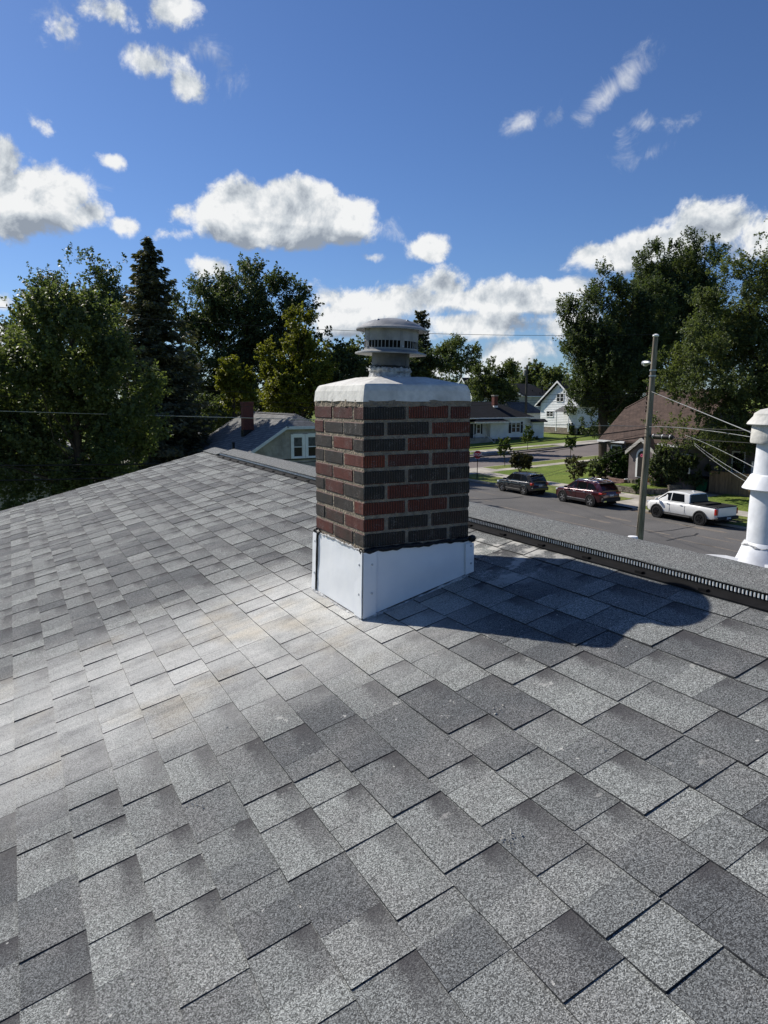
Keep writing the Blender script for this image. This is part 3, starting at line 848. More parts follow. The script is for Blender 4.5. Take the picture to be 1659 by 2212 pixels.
# flashing: four sheets round the foot, overlapping at the corners
ZF = 6.802
fl_parent = chim
def foot(s): return roofz(s) + .012
off_t, off_b = .006, .015
def sheet_(name, pts, mat, th_=.004):
    b = MB()
    P_ = [Vector(p) for p in pts]
    nrm = (P_[1] - P_[0]).cross(P_[2] - P_[0]).normalized() * th_
    b.prism(P_, nrm)
    return b.build(name, mat, chim)
s0_, s1_ = -off_b, BS + off_b
xb0, xb1, yb0, yb1 = CX0 - off_b, CX0 + BS + off_b, CY0 - off_b, CY0 + BS + off_b
xt0, xt1, yt0, yt1 = CX0 - off_t, CX0 + BS + off_t + .012, CY0 - off_t, CY0 + BS + off_t
def grid_sheet(name, A, B, C_, D, amp, n=14, m=8):
    """a slightly dented metal sheet: A,B bottom, C_,D top"""
    A, B, C_, D = map(Vector, (A, B, C_, D))
    nrm = (B - A).cross(D - A).normalized()
    b = MB()
    for j in range(m + 1):
        for i in range(n + 1):
            u_, v_ = i / n, j / m
            p_ = A.lerp(B, u_).lerp(D.lerp(C_, u_), v_)
            w_ = math.sin(u_ * PI) * math.sin(v_ * PI)
            p_ += nrm * (amp * w_ * (math.sin(u_ * 9 + v_ * 5) + math.sin(v_ * 8 - u_ * 4) * .7) + (random.uniform(-.002, .002) if j == m else 0))
            if j == m: p_.z += random.uniform(-.003, .003)
            b.v.append(tuple(p_))
    for j in range(m):
        for i in range(n):
            b.f.append((j * (n + 1) + i, j * (n + 1) + i + 1, (j + 1) * (n + 1) + i + 1, (j + 1) * (n + 1) + i)); b.m.append(0); b.t.append(.5)
    return b.build(name, m_flash, chim, smooth=.7, fixn=False)
f1 = grid_sheet('flashing_sheet', (xb0, yb0, foot(-off_b)), (xb1, yb0, foot(BS + off_b)), (xt1, yt0, ZF), (xt0, yt0, ZF), .0030)
f2 = grid_sheet('flashing_sheet', (xb0, yb1, foot(-off_b)), (xb0, yb0, foot(-off_b)), (xt0, yt0, ZF), (xt0, yt1, ZF), .0035)
f3 = grid_sheet('flashing_sheet', (xb1, yb0, foot(BS + off_b)), (xb1, yb1, foot(BS + off_b)), (xt1, yt1, ZF), (xt1, yt0, ZF), .002)
f4 = grid_sheet('flashing_sheet', (xb1, yb1, foot(BS + off_b)), (xb0, yb1, foot(-off_b)), (xt0, yt1, ZF), (xt1, yt1, ZF), .002)
def on_face(f, u_, v_, o_):
    if f == 'r':
        A, B, C_, D = (xb0, yb0, foot(-off_b)), (xb1, yb0, foot(BS + off_b)), (xt1, yt0, ZF), (xt0, yt0, ZF); n_ = Vector((0, -1, 0))
    else:
        A, B, C_, D = (xb0, yb1, foot(-off_b)), (xb0, yb0, foot(-off_b)), (xt0, yt0, ZF), (xt0, yt1, ZF); n_ = Vector((-1, 0, 0))
    A, B, C_, D = map(Vector, (A, B, C_, D))
    return A.lerp(B, u_).lerp(D.lerp(C_, u_), v_) + n_ * o_
for f, u0, u1, v1 in (('r', -.004, .105, .995), ('r', .925, 1.006, .93), ('l', .875, 1.003, .995), ('l', -.006, .075, .99)):
    b = MB()
    vs = []
    for v_ in np.linspace(.0, v1, 7):
        for u_ in (u0, u1):
            vs += [on_face(f, u_, v_, .0045 + random.uniform(0, .0015)), on_face(f, u_, v_, .0075 + random.uniform(0, .002))]
    fs = []
    for i in range(6):
        a = 4 * i
        fs += [(a + 1, a + 3, a + 7, a + 5), (a, a + 1, a + 5, a + 4), (a + 2, a + 6, a + 7, a + 3)]
    fs += [(0, 2, 3, 1), (24, 25, 27, 26)]
    b.add(vs, fs)
    st = b.build('corner_strip', m_flash, chim, fixn=True)
    for v_ in ((.35, .80) if u1 - u0 > .1 else (.30, .85)):
        nb = MB()
        c_ = on_face(f, (u0 * .35 + u1 * .65), v_, .0085)
        Mx = Matrix.Rotation(PI / 2, 3, 'X') if f == 'r' else Matrix.Rotation(-PI / 2, 3, 'Y')
        nb.lathe([(.0055, -.002), (.0055, .0015), (.003, .003), (.0002, .0032)], c_, 10, 0, .5, Mx)
        nb.build('nail', m_nail, st, smooth=.6)
# dark gap behind the left corner strip and tar sealing along the top
b = MB()
b.tube([on_face('l', .080 + random.uniform(-.004, .004), v_, .0052) for v_ in np.linspace(.02, .97, 12)], [.0035 + .002 * random.random() for _ in range(12)], 6)
b.build('seam', m_tar, chim)
b = MB()
def bead(pts, r0, r1, bb):
    P_ = []
    for i in range(len(pts) - 1):
        for t in np.linspace(0, 1, 12, endpoint=False): P_.append(Vector(pts[i]).lerp(Vector(pts[i + 1]), t) + Vector((random.uniform(-.002, .002), random.uniform(-.002, .002), random.uniform(-.0035, .0035))))
    bb.tube(P_, [random.uniform(r0, r1) for _ in P_], 7)
bead([(CX0 - .004, CY0 - .006, ZF + .004), (CX0 + BS * .5, CY0 - .007, ZF + .006), (CX0 + BS + .012, CY0 - .008, ZF + .010)], .006, .013, b)
b.build('tar_seal', m_tar, chim, smooth=1); b = MB()
bead([(CX0 + BS + .008, CY0 - .008, ZF + .008), (CX0 + BS + .014, CY0 + BS, ZF + .006)], .008, .015, b)
b.build('tar_seal', m_tar, chim, smooth=1); b = MB()
bead([(CX0 - .006, CY0 + BS + .004, ZF + .008), (CX0 - .006, CY0 + BS - .06, ZF + .002)], .006, .014, b)
b.build('tar_seal', m_tar, chim, smooth=1); b = MB()
bead([(CX0 - .007, CY0 - .005, ZF - .002), (CX0 - .004, CY0 + .05, ZF - .001)], .005, .011, b)
b.build('tar_seal', m_tar, chim, smooth=1); b = MB()
b.lathe([(.0005, .018), (.014, .013), (.020, .002), (.012, -.014), (.0005, -.018)], (CX0 + BS + .014, CY0 - .010, ZF + .010), 9)
b.build('tar_seal', m_tar, chim, smooth=1)
b = MB()
bead([(CX0 - .006, CY0 + .03, ZF + .001), (CX0 - .005, CY0 + BS * .5, ZF + .002), (CX0 - .006, CY0 + BS - .05, ZF + .003)], .003, .007, b)
b.build('caulk_line', m_flake, chim, smooth=1); b = MB()
bead([(xb0 - .002, yb1, foot(-off_b) - .012), (xb0 - .004, yb0 - .003, foot(-off_b) - .012), (CX0 + BS * .5, yb0 - .005, foot(BS * .5) - .013), (xb1, yb0 - .004, foot(BS + off_b) - .013)], .005, .012, b)
b.build('caulk_line', m_flake, chim, smooth=1)

# flue pipe and cap, leaning a little
AX = Vector((cx_, cy_, 0))
tilt = Matrix.Rotation(math.radians(2.0), 3, Vector((math.sin(-YAW), math.cos(-YAW), 0)))
piv = Vector((cx_, cy_, 7.56))
def tl(r, z, ang):
    q = Vector((r * math.cos(ang), r * math.sin(ang), z - piv.z))
    return tilt @ q + piv
class Turn:
    pass
def turned(prof, n=40, mi=0, bb=None, wob=0):
    b = bb or MB()
    vs = []
    for r, z in prof:
        for k in range(n):
            w = random.uniform(-wob, wob)
            vs.append(tl(r + w, z + (w * .6), 2 * PI * k / n))
    fs = []
    for i in range(len(prof) - 1):
        for k in range(n):
            fs.append((i * n + k, i * n + (k + 1) % n, (i + 1) * n + (k + 1) % n, (i + 1) * n + k))
    b.add(vs, fs, mi); return b
b = turned([(.098, 7.540), (.094, 7.553), (.0925, 7.565)], 48, 0, None, .0035)
b = turned([(.0925, 7.565), (.099, 7.572), (.097, 7.580), (.090, 7.586), (.086, 7.590)], 48, 0, b, .004)
collar = b.build('mortar_collar', m_flake, chim, smooth=.9)
b = turned([(.0885, 7.5775), (.0885, 7.588), (.0872, 7.5965)], 40, 0, None, .002)
b.build('tar_ring', m_tar, collar, smooth=.8)
b = turned([(.086, 7.56), (.086, 7.662)], 48)
b.box(tuple(tl(.0868, 7.592, -1.15) - Vector((.002, .002, 0))), tuple(tl(.0868, 7.655, -1.15) + Vector((.002, .002, 0))))
b.build('flue_pipe', m_galv, chim, smooth=.6)
b = turned([(.086, 7.6530), (.120, 7.6520), (.155, 7.6490), (.1600, 7.6475), (.1635, 7.6465), (.1640, 7.6490), (.1632, 7.6520), (.156, 7.6545), (.135, 7.6600), (.124, 7.6650), (.088, 7.6660)], 64)
flange = b.build('cap_skirt', m_cappaint, chim, smooth=.5)
b = turned([(.104, 7.666), (.104, 7.76)], 32)
b.build('inner_pipe', m_inner, chim, smooth=.6)  # widened and blackened so the cap slots read as shaded openings
# drum: closed band above, slots between bars below
zs0, zs1, zd1 = 7.6665, 7.7035, 7.755
b = turned([(.1215, zs1), (.1225, zs1), (.1225, zd1), (.1215, zd1), (.1215, zs1)], 64)
drum = b.build('cap_band', m_cappaint, chim, smooth=.5)
b = turned([(.1225, zs0 - .002), (.1235, zs0 - .001), (.1228, zs0 + .006), (.1215, zs0 + .006)], 64)
b.build('slot_rim', m_cappaint, drum, smooth=.5)
def bar(ang, w, z0, z1, r0=.1205, r1=.1228):
    b = MB()
    vs = [tl(r, z, ang + s_ * w / .122) for z in (z0, z1) for r in (r0, r1) for s_ in (-.5, .5)]
    b.add(vs, [(0, 1, 5, 4), (2, 6, 7, 3), (0, 4, 6, 2), (1, 3, 7, 5), (0, 2, 3, 1), (4, 5, 7, 6)])
    return b
view = math.atan2(-cy_, -cx_)        # towards the camera
post_angles = [view + .42, view + .42 - 2.15, view + .42 + 2.0, view - .42 - 1.1 + PI]
post_angles = [view + math.asin(.028 / .1225 * 1.0) + .18, view - 1.03, view + 1.75, view + 3.1]
nbars = 44
for i in range(nbars):
    ang = view + 2 * PI * (i + .5) / nbars
    if any(abs((ang - p_ + PI) % (2 * PI) - PI) < .13 for p_ in post_angles): continue
    bar(ang, .0032, zs0 + .004, zs1 + .002).build('slot_bar', m_cappaint, drum)
for p_ in post_angles:
    bar(p_, .019, zs0 - .001, zd1 - .002, .1210, .1240).build('post', m_cappaint, drum)
    bar(p_, .003, zs0 + .002, zd1 - .004, .1238, .1252).build('post_crease', m_cappaint, drum)
    nb = MB(); q = tl(.1248, zs0 + .012, p_ + .02)
    nb.lathe([(.0001, .003), (.003, .002), (.0035, -.003)], q, 8); nb.build('rivet', m_nail, drum)
# upper slots under the dome
for i in range(60):
    ang = view + 2 * PI * i / 60
    bar(ang, .0024, zd1 - .001, zd1 + .012, .1205, .1225).build('slot_bar', m_inner if i % 3 == 0 else m_cappaint, drum) if i % 2 else None
b = turned([(.0003, 7.8085), (.035, 7.8070), (.070, 7.8015), (.100, 7.7935), (.125, 7.7825), (.143, 7.7705), (.1475, 7.7665), (.1560, 7.7640), (.1622, 7.7590), (.1630, 7.7540), (.1618, 7.7515), (.1605, 7.7530), (.150, 7.7600), (.120, 7.7680), (.02, 7.7700)], 64)
dome = b.build('cap_dome', m_cappaint, chim, smooth=.6)
nb = MB()
for ang, rr in ((view + .75, .100), (view - .65, .102), (view + 2.4, .1)):
    q = tl(rr, 7.7945, ang)
    nb.lathe([(.0001, .0025), (.005, .002), (.007, -.002)], q, 9)
nb.build('screw', m_nail, dome, smooth=.7)

# ------------------------------------------------------------------ white vent pipe at the right
PX = atx(1657, 1210, 2.70)
vp = thing('vent_pipe', 'white painted vent pipe with cap and rain skirt at the right edge of the roof', 'vent pipe', (PX.x, PX.y, roofz(2 * RIDGE - (PX.x - CX0))))
pb_ = MB()
zr = roofz(2 * RIDGE - (PX.x - CX0))
zoff = PX.z
m_pipe = M('chalky_white_paint', (.76, .77, .79), .5, .06, 14, (.66, .675, .70), .06, 30, .35, fine=.06, fscale=30)
pb_.lathe([(.083, zr - .05), (.083, zr + .3), (.080, 7.10), (.074, 7.22), (.072, 7.32)], (PX.x, PX.y, 0), 36)
pb_.build('pipe', m_pipe, vp, smooth=.6)
b = MB(); b.lathe([(.078, 7.150), (.086, 7.145), (.112, 7.098), (.115, 7.092), (.112, 7.089), (.078, 7.105)], (PX.x, PX.y, 0), 36)
b.build('rain_skirt', m_pipe, vp, smooth=.5)
b = MB(); b.lathe([(.185, zr + .004), (.158, zr + .012), (.146, zr + .02), (.112, zr + .10), (.095, zr + .150), (.085, zr + .165)], (PX.x, PX.y, 0), 36)
bt = b.build('flared_boot', m_pipe, vp, smooth=.7)
b = MB()
b.tube([(PX.x + .0935 * math.cos(a), PX.y + .0935 * math.sin(a), zr + .151 + .006 * math.sin(5 * a)) for a in np.linspace(0, 2 * PI, 40)], [random.uniform(.003, .007) for _ in range(40)], 6)
b.build('cracked_sealant', m_flake, bt, smooth=1)
b = MB()
b.tube([(PX.x + .0930 * math.cos(a), PX.y + .0930 * math.sin(a), zr + .1435 + .008 * math.sin(5 * a + .4)) for a in np.linspace(view, view + 2.0, 16)], [random.uniform(.002, .005) for _ in range(16)], 6)
b.build('crack', m_tar, bt)
b = MB(); b.lathe([(.072, 7.276), (.096, 7.274), (.098, 7.279), (.0955, 7.345), (.093, 7.364)], (PX.x, PX.y, 0), 36)
b.build('cap_collar', m_crown, vp, smooth=.5)
b = MB(); b.lathe([(.070, 7.350), (.112, 7.345), (.116, 7.349), (.112, 7.356), (.094, 7.378), (.092, 7.384), (.091, 7.390), (.070, 7.405), (.035, 7.413), (.0005, 7.415)], (PX.x, PX.y, 0), 36)
b.build('cap_lid', m_crown, vp, smooth=.5)
b = MB()
V = []; F = []
for i in range(9):
    y_ = PX.y - .20 + i * .0525
    zc_ = 6.803 + .004 * math.sin(i * 1.3) - .004 * max(0, i - 5)
    for x_, z_ in ((2.585, zc_ - .05), (2.60, zc_), (2.78, zc_ - .075), (PX.x + .28, roofz(2 * RIDGE - (PX.x + .28 - CX0)) + .012)):
        V.append((x_, y_, z_ + random.uniform(-.002, .002)))
for i in range(8):
    for j in range(3): F.append((i * 4 + j, i * 4 + j + 1, (i + 1) * 4 + j + 1, (i + 1) * 4 + j))
b.add(V, F)
b.build('base_sheet', m_pipe, vp, smooth=.8, fixn=False)

# crumbs of mortar on the shingles
m_crumb = M('mortar_crumb', (.55, .52, .45), .95, .2, 40)
b = MB()
def crumb(x, y, r):
    z = roofz(x - CX0) + .010
    n = 5; vs = [(x + math.cos(2 * PI * i / n) * r * random.uniform(.6, 1.2), y + math.sin(2 * PI * i / n) * r * random.uniform(.6, 1.2), z + random.uniform(-.003, .001)) for i in range(n)]
    vs.append((x, y, z + r * random.uniform(.5, .9)))
    b.add(vs, [(i, (i + 1) % n, n) for i in range(n)])
for _ in range(110):
    s_ = random.uniform(-1.1, .6); r_ = random.gauss(-.4, .9)
    if -.08 < s_ < BS + .08 and -.08 < r_ < BS + .08: continue
    crumb(CX0 + s_, CY0 + r_, random.choice((.0015, .002, .0025, .003)))
for cxs, cys, n in ((-.33, -1.45, 9), (-.9, -.71, 6), (-.04, -.99, 8), (-.70, -.36, 4)):
    for _ in range(n): crumb(CX0 + cxs + random.gauss(0, .018), CY0 + cys + random.gauss(0, .018), random.choice((.002, .003, .004)))
cr_ = b.build('mortar_crumbs', m_crumb); cr_['kind'] = 'stuff'
# ------------------------------------------------------------------ trees
m_bark = M('bark', (.085, .068, .052), .95, .3, 6, (.045, .036, .03), .8, 14, .15, stretch=(4, 4, 1))
L_MAPLE = leafmat('maple_leaf', (0.06, 0.082, 0.038), (0.165, 0.19, 0.085), 0.4)
L_DARK = leafmat('dark_leaf', (0.046, 0.066, 0.034), (0.118, 0.142, 0.066), 0.36)
L_MID = leafmat('mid_leaf', (0.058, 0.078, 0.036), (0.15, 0.172, 0.076), 0.4)
L_YEL = leafmat('yellow_green_leaf', (0.105, 0.116, 0.02), (0.225, 0.22, 0.04), 0.42)
L_OLIVE = leafmat('olive_leaf', (.050, .050, .020), (.110, .095, .035), .2)
L_NEED = leafmat('spruce_needle', (.066, .074, .046), (.160, .152, .095), .20)
L_BUSH = leafmat('bush_leaf', (.026, .050, .012), (.062, .105, .020), .2)
L_LIME = leafmat('fresh_leaf', (.060, .090, .020), (.115, .155, .035), .35)
BACK = Vector((-math.sin(YAW), math.cos(YAW), 0))        # away from the camera
RIGHT = Vector((math.cos(YAW), math.sin(YAW), 0))

def leaf_mesh(name, C, A, B, tint, mat, parent, fold=.18):
    n = len(C)
    Nn = np.cross(A, B); Nn /= (np.linalg.norm(Nn, axis=1, keepdims=True) + 1e-9)
    lb_ = np.linalg.norm(B, axis=1, keepdims=True)
    V = np.empty((n, 4, 3), np.float32)
    V[:, 0] = C - A * .5
    V[:, 1] = C + B * .5 + Nn * lb_ * fold - A * .08
    V[:, 2] = C + A * .5
    V[:, 3] = C - B * .5 + Nn * lb_ * fold - A * .08
    me = bpy.data.meshes.new(name)
    me.vertices.add(4 * n); me.vertices.foreach_set('co', V.reshape(-1))
    me.loops.add(4 * n); me.loops.foreach_set('vertex_index', np.arange(4 * n, dtype=np.int32))
    me.polygons.add(n); me.polygons.foreach_set('loop_start', np.arange(0, 4 * n, 4, dtype=np.int32))
    a = me.attributes.new('tint', 'FLOAT', 'FACE'); a.data.foreach_set('value', tint.astype(np.float32))
    me.materials.append(mat)
    me.update()
    o = bpy.data.objects.new(name, me); COL.objects.link(o); put(o, parent)
    return o
def unit(n):
    d = rng.normal(size=(n, 3)); return d / np.linalg.norm(d, axis=1, keepdims=True)
def crown_points(cen, rad, n_cl, per, rc, leaf, shoot=.35, inner=.55, droop=.25, flat=.6, nsub=11, sub=.40):
    """cen (L,3) world, rad (L,3): right, back, up radii -> leaf centres, axes and tints, and cluster centres.
    lobes carry smaller boughs, boughs carry tapering sprays of leaves"""
    cen = np.array(cen, float); rad = np.array(rad, float)
    Rm = np.array([RIGHT, BACK, (0, 0, 1)])
    w = rad[:, 0] * rad[:, 2]; w = w / w.sum()
    ns = max(8, int(nsub * len(cen)))
    sid = np.concatenate([np.arange(len(cen)), rng.choice(len(cen), size=ns, p=w)])
    sd = unit(len(sid)); sr = inner + (1 - inner) * rng.random(len(sid)) ** .6
    so = (sd * sr[:, None] * rad[sid] * .92) @ Rm
    sc = cen[sid] + so
    srad = sub * rad[sid].mean(axis=1) * rng.uniform(.65, 1.25, len(sid))
    sw = srad ** 2; sw = sw / sw.sum()
    stint = rng.normal(.45, .13, len(sid))
    ids = rng.choice(len(sid), size=n_cl, p=sw)
    outl = so[ids] / (np.linalg.norm(so[ids], axis=1, keepdims=True) + 1e-6)
    d = unit(n_cl) + outl * .55 + np.array([0, 0, .30])
    d /= np.linalg.norm(d, axis=1, keepdims=True)
    cc = sc[ids] + d * (srad[ids] * rng.uniform(.35, 1.0, n_cl))[:, None]
    axis = d * .75 + outl * .35 + np.array([0, 0, shoot]) + rng.normal(0, .28, (n_cl, 3))
    axis /= np.linalg.norm(axis, axis=1, keepdims=True)
    size = rc * rng.uniform(.6, 1.4, n_cl)
    N_ = n_cl * per
    ci = np.repeat(np.arange(n_cl), per)
    t = rng.uniform(-.45, 1.0, N_)
    g = unit(N_); g -= axis[ci] * (g * axis[ci]).sum(axis=1, keepdims=True)
    wid = .42 * np.sqrt(rng.random(N_)) * (1 - .62 * np.clip(t, 0, 1))
    P = cc[ci] + axis[ci] * (t * size[ci])[:, None] + g * (wid * size[ci])[:, None]
    A = axis[ci] * .45 + g * .55 + rng.normal(0, .38, (N_, 3)) - np.array([0, 0, droop])
    A /= np.linalg.norm(A, axis=1, keepdims=True)
    Nn = rng.normal(0, 1, (N_, 3)) * flat + np.array([0, 0, .9]) + outl[ci] * .4
    B = np.cross(Nn, A); B /= (np.linalg.norm(B, axis=1, keepdims=True) + 1e-9)
    s = leaf * rng.uniform(.65, 1.3, N_)
    tint = np.clip(stint[ids][ci] + rng.normal(0, .10, n_cl)[ci] + rng.normal(0, .13, N_), 0, 1)
    return P, A * s[:, None], B * (s * .78)[:, None], tint, cc
def limbs(base, mid, targets, r0, parent, n_limb, lean=.0):
    b = MB()
    base, mid = Vector(base), Vector(mid)
    top = mid + (mid - base) * .0
    m_ = base.lerp(mid, .5) + Vector((random.uniform(-.1, .1), random.uniform(-.1, .1), 0)) * r0 * 4
    b.tube([base, base.lerp(m_, .5), m_, m_.lerp(mid, .6), mid], [r0 * 1.25, r0, r0 * .85, r0 * .7, r0 * .5], 9)
    idx = rng.choice(len(targets), size=min(n_limb, len(targets)), replace=False)
    for i in idx:
        t = Vector(targets[i]); f = random.uniform(.25, 1.0)
        s_ = base.lerp(mid, .35 + .65 * f)
        if t.z < s_.z: s_ = base.lerp(mid, random.uniform(.3, .55))
        h = s_.lerp(t, .5) + Vector((0, 0, -abs((t - s_).length) * .08)) + Vector((random.uniform(-.1, .1), random.uniform(-.1, .1), random.uniform(-.1, .1))) * (t - s_).length
        rr = r0 * random.uniform(.2, .42)
        b.tube([s_, s_.lerp(h, .6), h, h.lerp(t, .6), t], [rr, rr * .75, rr * .5, rr * .3, rr * .1], 5, caps=False)
    return b.build('trunk', m_bark, parent, smooth=1.0, attr=False)
def ground_at(u, d):
    p_ = at(u, CY, d); return Vector((p_.x, p_.y, th(p_.x) + .1))
def tree(name, label, D, base_u, lobes, n_cl, per, leaf, mat, r0=.22, rc=.55, group=None, n_limb=26, shoot=.35, inner=.5, depth=.9, flat=.6, base=None, mid_v=None, jitter=.25):
    bs = Vector(base) if base else ground_at(base_u, D)
    t = thing(name, label, 'tree', bs, group)
    cen, rad = [], []
    for l in lobes:
        u, v, ru, rv = l[:4]
        dd = D + (l[4] if len(l) > 4 else random.uniform(-jitter, jitter) * ru * D / FPX)
        c = at(u, v, dd); k = dd / FPX * 1.02
        cen.append(tuple(c)); a_, b_ = max(ru * k - .5 * rc, ru * k * .5), max(rv * k - .5 * rc, rv * k * .5); rad.append((a_, (a_ + b_) * .5 * depth, b_))
    P, A, B, tint, cc = crown_points(cen, rad, n_cl, per, rc, leaf, shoot, inner, .25, flat)
    leaf_mesh('crown', P, A, B, tint, mat, t)
    top = max(cen, key=lambda q: q[2])
    mid = np.mean(np.array(cen), axis=0)
    m2 = Vector((mid[0] * .6 + top[0] * .4, mid[1] * .6 + top[1] * .4, mid[2] * .8 + top[2] * .2))
    limbs(bs - Vector((0, 0, .15)), m2, cc, r0, t, n_limb)
    return t
def conifer(name, label, D, u, v_top, v_bot, hw, n_tier, mat, leaf=.22, r0=.22, group=None, sparse=1.0, droop=.35, top_hw=.02):
    bs = ground_at(u, D)
    t = thing(name, label, 'tree', bs, group)
    top = at(u, v_top, D); bot = at(u, v_bot, D)
    k = D / FPX
    Hc = top.z - bot.z
    CC, AA, BB, TT = [], [], [], []
    tr = MB()
    tr.tube([bs - Vector((0, 0, .1)), bs.lerp(top, .5), top], [r0, r0 * .6, .02], 8)
    for i in range(n_tier):
        f = (i + .5) / n_tier                       # 0 top .. 1 bottom
        z = top.z - Hc * f ** 1.05
        R_ = hw * k * (top_hw + (1 - top_hw) * f ** .68) * random.uniform(.66, 1.15)
        nb_ = max(6, int((7 + 7 * f) * sparse))
        a0_ = random.uniform(0, 6.28)
        for j in range(nb_):
            ang = a0_ + 2 * PI * j / nb_ + random.uniform(-.2, .2)
            r_ = R_ * random.uniform(.55, 1.15)
            d = np.array([math.cos(ang), math.sin(ang), 0])
            m = max(6, int(r_ * 50 * sparse))
            s_ = rng.random(m) ** .75
            zc = z + random.uniform(-.1, .1) * r_
            line = np.array([top.x, top.y, zc])[None] + d[None] * (s_ * r_)[:, None]
            line[:, 2] += -droop * r_ * s_ + .28 * r_ * s_ ** 3
            side = np.cross(d, [0, 0, 1.0])
            wd = .30 * r_ * (1 - s_ * .7) + .05
            P = line + side[None] * (rng.uniform(-1, 1, m) * wd)[:, None]
            P[:, 2] += rng.normal(-.04, .07, m) * (1 + r_ * .2)
            A = d[None] * .8 + side[None] * rng.uniform(-.9, .9, m)[:, None] + rng.normal(0, .25, (m, 3)) - np.array([0, 0, .25])
            A /= np.linalg.norm(A, axis=1, keepdims=True)
            Nn = np.array([0, 0, 1.0])[None] + rng.normal(0, .6, (m, 3))
            B = np.cross(Nn, A); B /= (np.linalg.norm(B, axis=1, keepdims=True) + 1e-9)
            sz = leaf * rng.uniform(.7, 1.4, m)
            CC.append(P); AA.append(A * sz[:, None]); BB.append(B * (sz * .46)[:, None])
            TT.append(np.clip(rng.normal(.4, .2) + rng.normal(0, .15, m), 0, 1))
            if i % 3 == 0 and j % 2 == 0:
                tr.tube([(top.x, top.y, zc), tuple(np.array([top.x, top.y, zc - droop * r_ * .6]) + d * r_ * .7)], [r0 * .16, .01], 4, caps=False)
    leaf_mesh('crown', np.concatenate(CC), np.concatenate(AA), np.concatenate(BB), np.concatenate(TT), mat, t, .1)
    tr.build('trunk', m_bark, t, smooth=1, attr=False)
    return t

# left group, from near to far
tree('maple_tree', 'broad light green maple nearest at the left edge before the tall dark trees', 24, 190,
     [(150, 760, 130, 130), (60, 860, 110, 130), (250, 850, 110, 120), (130, 960, 150, 120), (40, 1020, 110, 90), (270, 970, 90, 110),
      (150, 690, 70, 70), (330, 880, 45, 90), (340, 970, 45, 70), (-60, 930, 110, 150), (55, 745, 45, 55), (200, 1060, 140, 60), (300, 770, 40, 70), (60, 1080, 120, 60)],
     3400, 30, .115, L_MAPLE, .2, .46, shoot=.9, inner=.45)
tree('tall_tree', 'tall dark deciduous tree with open top behind the maple, left of the spruce', 58, 170,
     [(150, 590, 62, 62), (215, 600, 45, 70), (95, 640, 62, 60), (170, 680, 110, 90), (60, 690, 45, 45), (110, 750, 110, 90), (235, 690, 60, 90), (140, 545, 26, 26), (218, 548, 24, 28), (75, 590, 28, 24), (265, 570, 28, 36), (120, 860, 120, 110), (240, 820, 70, 120)],
     2025, 24, .20, L_DARK, .4, .75, n_limb=34, inner=.4)
conifer('spruce_tree', 'tall dark spruce with drooping boughs and pointed top between the leafy trees', 50, 318, 512, 1000, 142, 56, L_NEED, .31, .3, droop=.42)
tree('walnut_tree', 'large dense dark green tree with rounded top right of the spruce', 76, 520,
     [(540, 640, 75, 65), (470, 650, 70, 60), (610, 640, 60, 55), (430, 690, 60, 90), (520, 730, 110, 100), (620, 710, 65, 80), (585, 605, 45, 30), (650, 660, 40, 60), (470, 800, 90, 100), (560, 830, 90, 90), (505, 610, 40, 28), (400, 640, 40, 50),
      (640, 630, 30, 34), (410, 800, 60, 110), (430, 890, 80, 60), (520, 890, 90, 50), (545, 690, 80, 60), (380, 720, 40, 70), (600, 760, 70, 70)],
     4600, 22, .235, L_DARK, .5, .80, n_limb=44, inner=.35)
tree('yellow_green_tree', 'yellowish green leafy tree behind the grey neighbouring house', 60, 630,
     [(650, 715, 44, 46), (612, 770, 48, 50), (672, 785, 44, 70), (640, 845, 80, 54), (588, 835, 36, 44), (690, 740, 26, 40), (630, 700, 24, 30)],
     1500, 24, .20, L_YEL, .28, .55, inner=.4)
tree('small_yellow_tree', 'small yellowish green tree beside the small brick chimney of the grey house', 54, 507,
     [(505, 810, 36, 34), (490, 830, 26, 30), (525, 845, 26, 40), (500, 870, 26, 24)], 432, 22, .2, L_YEL, .1, .42, n_limb=14)
tree('round_tree', 'dark green tree directly behind the chimney cap on its left side', 74, 745,
     [(745, 740, 50, 40), (710, 775, 50, 60), (775, 770, 40, 60), (740, 820, 90, 70), (720, 720, 22, 20), (700, 885, 60, 40)], 1080, 22, .27, L_MID, .3, .8, inner=.45)
conifer('narrow_pine', 'distant narrow conifer rising just right of the chimney cap', 96, 910, 672, 830, 36, 22, L_NEED, .42, .3, sparse=.75, top_hw=.3, droop=.1)
tree('low_dark_tree', 'low dark tree mass under the distant conifer right of the cap', 90, 905,
     [(900, 790, 50, 40), (940, 800, 40, 36), (870, 800, 40, 40)], 567, 20, .32, L_DARK, .25, .9)
tree('aspen_tree', 'grey green rounded tree above the crown right of the distant conifer', 168, 990,
     [(985, 770, 48, 42), (1015, 765, 24, 30), (955, 780, 30, 36), (985, 810, 52, 36)], 837, 20, .36, L_MID, .3, 1.0, inner=.45)
tree('garden_tree', 'bushy green tree behind the dark roofed white house', 132, 1075,
     [(1070, 800, 40, 34), (1050, 825, 36, 40), (1100, 820, 36, 38), (1075, 850, 52, 34), (1040, 870, 36, 26), (1118, 865, 24, 20), (1015, 868, 16, 16)], 1080, 22, .32, L_MID, .3, .85, inner=.4)
tree('far_tree', 'far tree with round crown above the black hip roof, right of the far pole', 190, 1157, [(1155, 803, 22, 22), (1145, 825, 24, 24), (1172, 822, 20, 20)], 351, 16, .6, L_MID, .3, 1.5)
tree('far_tree', 'far low tree left of the far pole at the end of the street', 200, 1120, [(1118, 826, 22, 18), (1132, 836, 24, 16)], 270, 16, .6, L_MID, .3, 1.5)
